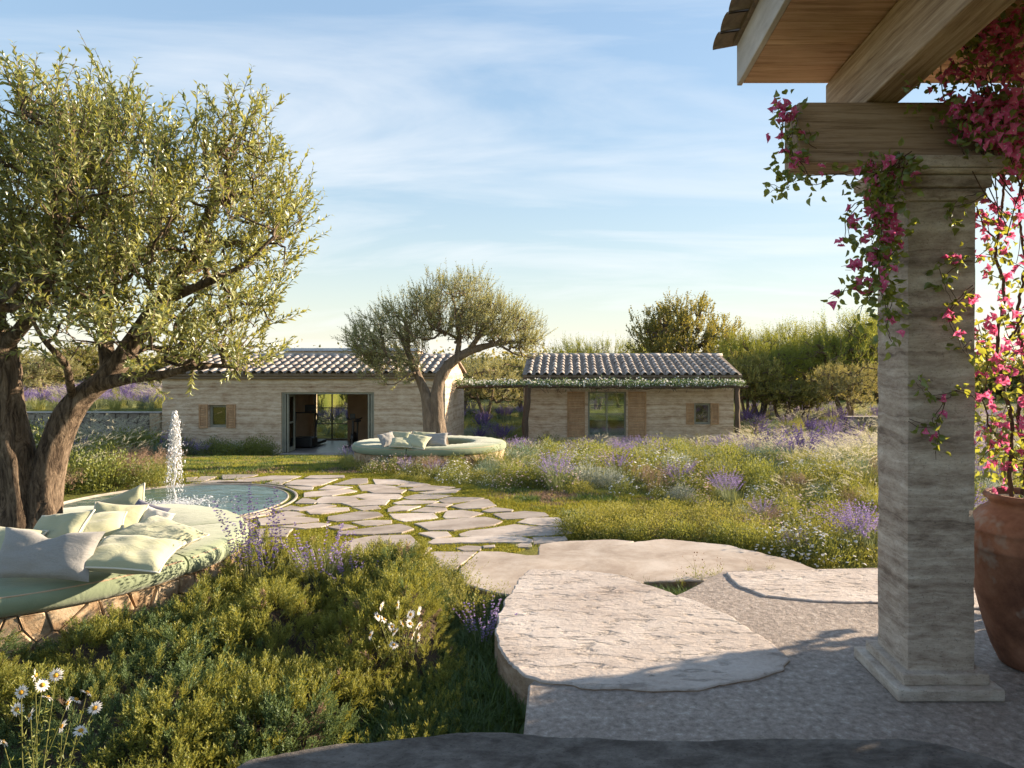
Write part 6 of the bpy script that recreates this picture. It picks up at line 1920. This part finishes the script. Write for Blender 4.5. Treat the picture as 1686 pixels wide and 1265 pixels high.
front('lavender_clump', build_mesh('lavender', [blades(160, .50, .18, .009, .45, 3, 0)[0]] + spikes(16, .70, .16, .3, 10, .018, lo=.5), [M['lav_leaf'], M['purple'], M['green_stem']]),
      525, 985, -1.93, 1.0, 'grey green lavender with few spikes beside the violet one', 'lavender', None)
front('lavender_clump', build_mesh('lavender', [blades(110, .40, .16, .009, .5, 3, 0)[0]] + spikes(14, .52, .14, .35, 9, .017, lo=.5), [M['lav_leaf'], M['purple'], M['green_stem']]),
      585, 990, -1.93, .9, 'low lavender in front of the big flagstone', 'lavender', None)
front('lavender_clump', build_mesh('lavender', [blades(60, .35, .10, .007, .5, 3, 0)[0]] + spikes(20, .46, .09, .35, 9, .014, lo=.45), [M['lav_leaf'], M['purple'], M['green_stem']]),
      795, 1085, -1.98, .95, 'small lavender spikes touching the chiselled slab', 'lavender', None)
weed = build_mesh('weed', [blades(14, .22, .05, .004, .8, 3, 0)[0], dome(70, .11, .16, .022, .010, 0, .2)[0], discs(RNG.normal(0, .07, (10, 3)) * np.array([1, 1, .3]) + np.array([0, 0, .2]), RNG.normal(size=(10, 3)), .008, 6, 1)], [M['bush_leaf'], M['straw_dry']])
for k, (px, py, s) in enumerate([(1150, 957, 1.1), (1180, 954, .8), (1120, 962, .6), (1235, 944, .5), (1268, 941, .45), (875, 905, .5), (850, 902, .45), (1040, 968, .5)]):
    front('wild_herb', weed, px, py, -1.90, s, 'thin wild herb in the cracks, ' + ORD[[3, 2, 4, 1, 0, 6, 7, 5][k]] + ' from the pillar', 'plant', 'wild herbs in the slab cracks', k * 1.7)


# daisies: each flower head with its petals and eye
def daisy_head(npet=17, r=.028, ln=.020):
    P_, D_, N_ = [], [], []
    for k in range(npet):
        a = 2 * math.pi * k / npet + RNG.normal(0, .05); d = np.array([math.cos(a), math.sin(a), -.12 + RNG.normal(0, .1)])
        P_.append(d * .007); D_.append(d); N_.append((0, 0, 1.0))
    return build_mesh('petals', [leaves(np.array(P_), np.array(D_), np.array(N_), ln * RNG.uniform(.85, 1.1, npet), .0072, .04, .12)], [M['white_petal']])
PET = [daisy_head() for _ in range(4)]
EYE = build_mesh('eye', [(IV * np.array([.0088, .0088, .0058]) + np.array([0, 0, .002]), IF, 0, True)], [M['daisy_eye']])


def daisy_plant(base_px, base_py, z, heads, D, label, scale=1.0):
    b = G(base_px, base_py, z); t = thing('daisy_plant', label, 'flower', b)
    stems, leafp, leafd = [], [], []
    for k, (px, py, dd, fx_, fy_) in enumerate(heads):
        h = P(px, py, D + dd)
        mid = b * .45 + h * .55 + np.array([RNG.normal(0, .03), RNG.normal(0, .03), -.02]); s = resample(np.array([b + RNG.normal(0, .012, 3), mid, h]), .05)
        stems += tube(s, .0020 * scale, 5)
        for q in s[1:-2]:
            for _ in range(3): leafp.append(q); leafd.append(RNG.normal(size=3) + np.array([0, 0, .5]))
        fl = inst('flower', PET[k % 4], t, h - b, (math.radians(fx_), math.radians(fy_), RNG.uniform(0, 6)), scale)
        inst('eye', EYE, fl, (0, 0, 0))
    leafp = np.array(leafp)
    obj('stems', stems, M['green_stem'], t)
    obj('leaves', [leaves(leafp, np.array(leafd), RNG.normal(size=leafp.shape), .03, .006, .15, .1)], M['bush_leaf'], t, kind='stuff')
    return t


daisy_plant(62, 1390, -1.95, [(70, 1128, 0, 60, 10), (78, 1148, .05, 35, -10), (35, 1140, -.03, 70, -30), (143, 1141, .02, 40, 25), (125, 1152, 0, 42, 5), (156, 1166, .04, 50, 20), (28, 1168, .02, 75, -35), (50, 1178, -.03, 70, -5), (102, 1196, .06, 62, -15),
                              (133, 1203, -.04, 30, 12), (5, 1222, 0, 55, -20), (112, 1158, .1, 70, 20), (92, 1112, .03, 85, 0), (58, 1112, .02, 88, 0)], 2.55, 'white daisies on tall stems in the near corner below the bench', 1.0)
daisy_plant(668, 1120, -1.95, [(628, 998, 0, 80, 0), (655, 996, .05, 78, 0), (676, 1012, 0, 60, 10), (690, 1006, .05, 85, 0), (622, 1015, 0, 60, -10), (632, 1020, -.04, 50, 5), (645, 1032, 0, 60, 0), (662, 1028, .03, 70, 0), (675, 1027, .05, 60, 12), (690, 1030, 0, 65, 10),
                               (650, 1040, 0, 50, 0), (648, 1062, -.04, 30, 0), (680, 1046, 0, 72, 0), (688, 1050, .04, 70, 0), (610, 1046, 0, 70, 0)], 4.05, 'white daisies on thin stems above the juniper beside the slab', 1.15)
daisy_plant(812, 1190, -2.03, [(795 + RNG.uniform(0, 36), 1165 + RNG.uniform(0, 18), RNG.uniform(-.08, .08), 20 + RNG.normal(0, 12), RNG.normal(0, 14)) for _ in range(14)], 4.05, 'cluster of tiny white flowers in the grass beside the slab edge', .42)

# ------------------------------------------------------------------ bougainvillea on porch and jar
bo = thing('bougainvillea', 'pink bougainvillea climbing from the jar over the pillar and beam', 'climbing plant', (JC[0], JC[1], ZT + .93))
VINES = [
    # jar stems
    ([(1668, 832, 3.86), (1660, 770, 3.84), (1668, 700, 3.82), (1652, 640, 3.80), (1640, 560, 3.80), (1655, 480, 3.78), (1640, 400, 3.76), (1652, 320, 3.70), (1640, 230, 3.6)], .013, .55, .055),
    ([(1680, 832, 3.88), (1690, 760, 3.90), (1676, 690, 3.90), (1690, 600, 3.92), (1672, 520, 3.9), (1690, 430, 3.86), (1676, 340, 3.8), (1690, 240, 3.7)], .013, .55, .055),
    ([(1672, 760, 3.86), (1640, 720, 3.80), (1622, 690, 3.76), (1615, 650, 3.72), (1625, 600, 3.72), (1612, 540, 3.70)], .006, .7, .04),
    ([(1660, 640, 3.8), (1630, 600, 3.76), (1612, 560, 3.72), (1600, 560, 3.48), (1585, 575, 3.47)], .005, .6, .035),
    ([(1655, 560, 3.8), (1690, 520, 3.8), (1720, 480, 3.8)], .008, .4, .06), ([(1640, 400, 3.76), (1618, 370, 3.7), (1606, 340, 3.6)], .006, .7, .05),
    ([(1672, 700, 3.86), (1700, 660, 3.84), (1720, 610, 3.8)], .006, .7, .05), ([(1690, 760, 3.9), (1650, 740, 3.84), (1620, 745, 3.8), (1612, 770, 3.78)], .004, .8, .045),
    # pillar left face cascade
    ([(1500, 250, 3.40), (1470, 275, 3.38), (1448, 310, 3.42), (1440, 360, 3.44), (1452, 410, 3.44), (1448, 460, 3.44), (1458, 510, 3.45), (1462, 560, 3.46)], .0035, .85, .028),
    ([(1490, 262, 3.40), (1478, 310, 3.44), (1462, 350, 3.46), (1470, 400, 3.46), (1455, 450, 3.46), (1470, 500, 3.46), (1452, 530, 3.46)], .0035, .85, .028),
    ([(1480, 258, 3.40), (1458, 300, 3.42), (1445, 340, 3.44), (1455, 390, 3.44), (1440, 430, 3.44), (1448, 480, 3.44)], .003, .9, .026),
    ([(1475, 262, 3.40), (1440, 290, 3.42), (1432, 330, 3.42), (1440, 370, 3.44), (1430, 410, 3.44)], .003, .9, .026),
    ([(1440, 330, 3.42), (1405, 335, 3.42), (1388, 360, 3.42), (1392, 395, 3.42), (1420, 405, 3.43)], .003, .55, .026), ([(1445, 440, 3.44), (1425, 470, 3.43), (1395, 478, 3.42), (1366, 492, 3.42)], .003, .6, .022),
    ([(1440, 480, 3.44), (1420, 500, 3.43), (1408, 530, 3.43)], .0025, .5, .018), ([(1420, 300, 3.42), (1400, 310, 3.42), (1392, 300, 3.42)], .0025, .6, .018), ([(1436, 420, 3.42), (1405, 430, 3.41), (1385, 440, 3.41)], .0025, .6, .02),
    # beam end
    ([(1480, 275, 3.40), (1440, 290, 3.42), (1395, 284, 3.50), (1350, 287, 3.55), (1312, 290, 3.58), (1292, 312, 3.58), (1272, 310, 3.58), (1270, 320, 3.58)], .003, .7, .026),
    ([(1325, 285, 3.56), (1305, 262, 3.58), (1298, 228, 3.60), (1304, 195, 3.60), (1290, 182, 3.60), (1274, 186, 3.60)], .003, .75, .022), ([(1312, 268, 3.56), (1296, 240, 3.58), (1292, 200, 3.6), (1300, 170, 3.6)], .0025, .75, .022),
    ([(1300, 290, 3.58), (1282, 285, 3.58), (1266, 275, 3.58)], .0022, .6, .018), ([(1345, 242, 3.57), (1330, 236, 3.57), (1322, 215, 3.57)], .0022, .6, .014),
    # front of the pillar
    ([(1606, 430, 3.50), (1580, 432, 3.49), (1562, 450, 3.49), (1566, 490, 3.49), (1582, 500, 3.49)], .0028, .5, .018), ([(1604, 470, 3.5), (1568, 500, 3.49), (1560, 530, 3.49), (1575, 560, 3.49), (1592, 588, 3.49)], .0028, .45, .018),
    ([(1606, 655, 3.50), (1580, 640, 3.49), (1565, 655, 3.49), (1540, 660, 3.49), (1525, 640, 3.49), (1512, 625, 3.49)], .0026, .4, .014), ([(1556, 660, 3.49), (1542, 690, 3.49), (1548, 720, 3.49), (1542, 755, 3.49)], .0024, .45, .012),
    ([(1495, 688, 3.49), (1520, 700, 3.49), (1538, 700, 3.49)], .0022, .5, .012), ([(1606, 320, 3.48), (1580, 330, 3.48), (1560, 345, 3.48), (1572, 370, 3.48)], .0026, .5, .018),
]
stems, LP, LD, FPT = [], [], [], []
for q_ in [v for v in VINES if v[1] < .004]:                              # the thin trails run in doubled strands
    VINES.append(([(a + RNG.normal(0, 7), b + RNG.normal(0, 7), d - .012) for a, b, d in q_[0]], q_[1] * .9, q_[2], q_[3] * 1.15))
for pts, r, dens, sp in VINES:
    w = np.array([P(*q) for q in pts]); s = resample(w, .025); s = s + np.stack([np.convolve(RNG.normal(0, .010, len(s)), np.ones(3) / 3, 'same') for _ in range(3)], 1)
    stems += tube(s, np.linspace(r, r * .45, len(s)), 6)
    for q in s[2:]:
        if RNG.random() < dens:
            for _ in range(2 if sp < .03 else 3):
                o = RNG.normal(0, sp, 3); o[1] -= abs(RNG.normal(0, sp * .4)); LP.append(q + o); LD.append(o + RNG.normal(0, .02, 3) + np.array([0, -.01, -.015]))
        if RNG.random() < dens * (.42 if r > .004 else .20):
            o = RNG.normal(0, sp * 1.1, 3); o[1] -= abs(o[1])
            for _ in range(RNG.integers(1, 4)): FPT.append(q + o + RNG.normal(0, .014, 3))
        if r > .005 and RNG.random() < .27:                                   # side twigs on the thick stems
            e_ = q + RNG.normal(0, .11, 3) * np.array([1, .6, 1]); stems += tube(resample(np.array([q, (q + e_) / 2 + RNG.normal(0, .02, 3), e_]), .03), .0022, 4)
            for _ in range(5): LP.append(e_ + RNG.normal(0, .035, 3)); LD.append(RNG.normal(size=3) + np.array([0, -.2, -.4]))
            for _ in range(3): FPT.append(e_ + RNG.normal(0, .035, 3))
# heavy mass over the beam at the top
for k in range(330):
    px = 1700 - abs(RNG.normal(0, 95)); py = RNG.uniform(-60, 330)
    lim = 1490 + max(0, (150 - py)) * .85 + max(0, py - 175) * 1.7
    if px < lim + RNG.normal(0, 14): continue
    c = P(px, py, RNG.uniform(3.28, 3.56))
    for _ in range(4): LP.append(c + RNG.normal(0, .045, 3)); LD.append(RNG.normal(size=3) + np.array([0, -.5, -.5]))
    if RNG.random() < .78:
        for _ in range(RNG.integers(2, 5)): FPT.append(c + RNG.normal(0, .035, 3) + np.array([0, -.03, 0]))
for k in range(26):
    a, b = P(RNG.uniform(1520, 1700), RNG.uniform(0, 280), 3.45), P(RNG.uniform(1600, 1720), RNG.uniform(150, 400), 3.55)
    stems += tube(resample(np.array([a, (a + b) / 2 + RNG.normal(0, .05, 3), b]), .04), .003, 5)
LP, LD, FPT = np.array(LP), np.array(LD), np.array(FPT)
obj('stems', stems, M['vine_stem'], bo)
boff = origin_of(bo)


def boug_leaf(L=.046, W=.032, rd=0.0):
    """ovate leaf with a pointed tip, folded along the midrib"""
    t = np.array([0, .18, .42, .68, 1.0]); w = np.array([.0, .42 + .05 * rd, .5 + .04 * rd, .3 + .14 * rd, 0]) * W
    V = [(0, 0, 0)]
    for k in range(1, 4): V += [(-w[k], t[k] * L, .006), (0, t[k] * L, -.004 * k * .5), (w[k], t[k] * L, .006)]
    V += [(0, L, -.010)]
    f = [[0, 2, 1], [0, 3, 2]]
    for k in range(2):
        b = 1 + 3 * k; f += [[b, b + 1, b + 4], [b, b + 4, b + 3], [b + 1, b + 2, b + 5], [b + 1, b + 5, b + 4]]
    f += [[7, 8, 10], [8, 9, 10]]
    return np.array(V, float), np.array(f)


BLV, BLF = boug_leaf()
BL = build_mesh('leaf', [(BLV, BLF, 0, True)], [M['boug_leaf']])
fv = []
for k in range(3):
    a = 2 * math.pi * k / 3; V, f = boug_leaf(.027, .027, 1.0); V = V * np.array([1, 1, 1.6])
    c, s = math.cos(.60), math.sin(.60); V = V @ np.array([[1, 0, 0], [0, c, s], [0, -s, c]]); ca, sa = math.cos(a), math.sin(a)
    fv.append((V @ np.array([[ca, sa, 0], [-sa, ca, 0], [0, 0, 1]]), f, 0, True))
fv.append((IV * .0030 + np.array([0, 0, .018]), IF, 1, True))
BFL = build_mesh('flower', fv, [M['boug_bract'], M['white_petal']])


def orient(d, rg):
    z = Vector(rg.normal(size=3)); y = Vector(d).normalized(); x = y.cross(z).normalized(); z = x.cross(y)
    return Matrix((x, y, z)).transposed()


vis = lambda p: (p[:, 0] / p[:, 1] * FPX + VX < 1700) & (HY - p[:, 2] / p[:, 1] * FPX > -20)
order = np.argsort(~vis(LP), kind='stable'); LP, LD = LP[order], LD[order]
order = np.argsort(~vis(FPT), kind='stable'); FPT = FPT[order]
stepL, stepF = max(1, int(vis(LP).sum() / 300)), max(1, int(vis(FPT).sum() / 300))
restL, restF, nl, nf = [], [], 0, 0
for k in range(len(LP)):
    Rm = orient(LD[k], RNG); s = RNG.uniform(.65, 1.15)
    if k % stepL == 0 and nl < 300:
        o = inst('leaf', BL, bo, LP[k] - boff, Rm.to_euler(), s); nl += 1
    else: restL.append(((BLV * s) @ np.array(Rm).T + LP[k], BLF, 0, True))
FV = [(np.asarray(c[0]), c[1], c[2]) for c in fv]
for k in range(len(FPT)):
    d = RNG.normal(size=3) + np.array([0, 0, .2]); z = Vector(RNG.normal(size=3) + np.array([-.2, -1.1, .2])).normalized(); x = Vector(d).cross(z).normalized(); y = z.cross(x)
    Rm = Matrix((x, y, z)).transposed(); s = RNG.uniform(.7, 1.15)
    if k % stepF == 0 and nf < 300:
        inst('flower', BFL, bo, FPT[k] - boff, Rm.to_euler(), s); nf += 1
    else:
        for V, f, mi in FV: restF.append(((V * s) @ np.array(Rm).T + FPT[k], f, mi, True))
if restL: obj('more_leaves', restL, M['boug_leaf'], bo, kind='stuff')
if restF: obj('more_flowers', restF, [M['boug_bract'], M['white_petal']], bo, kind='stuff')
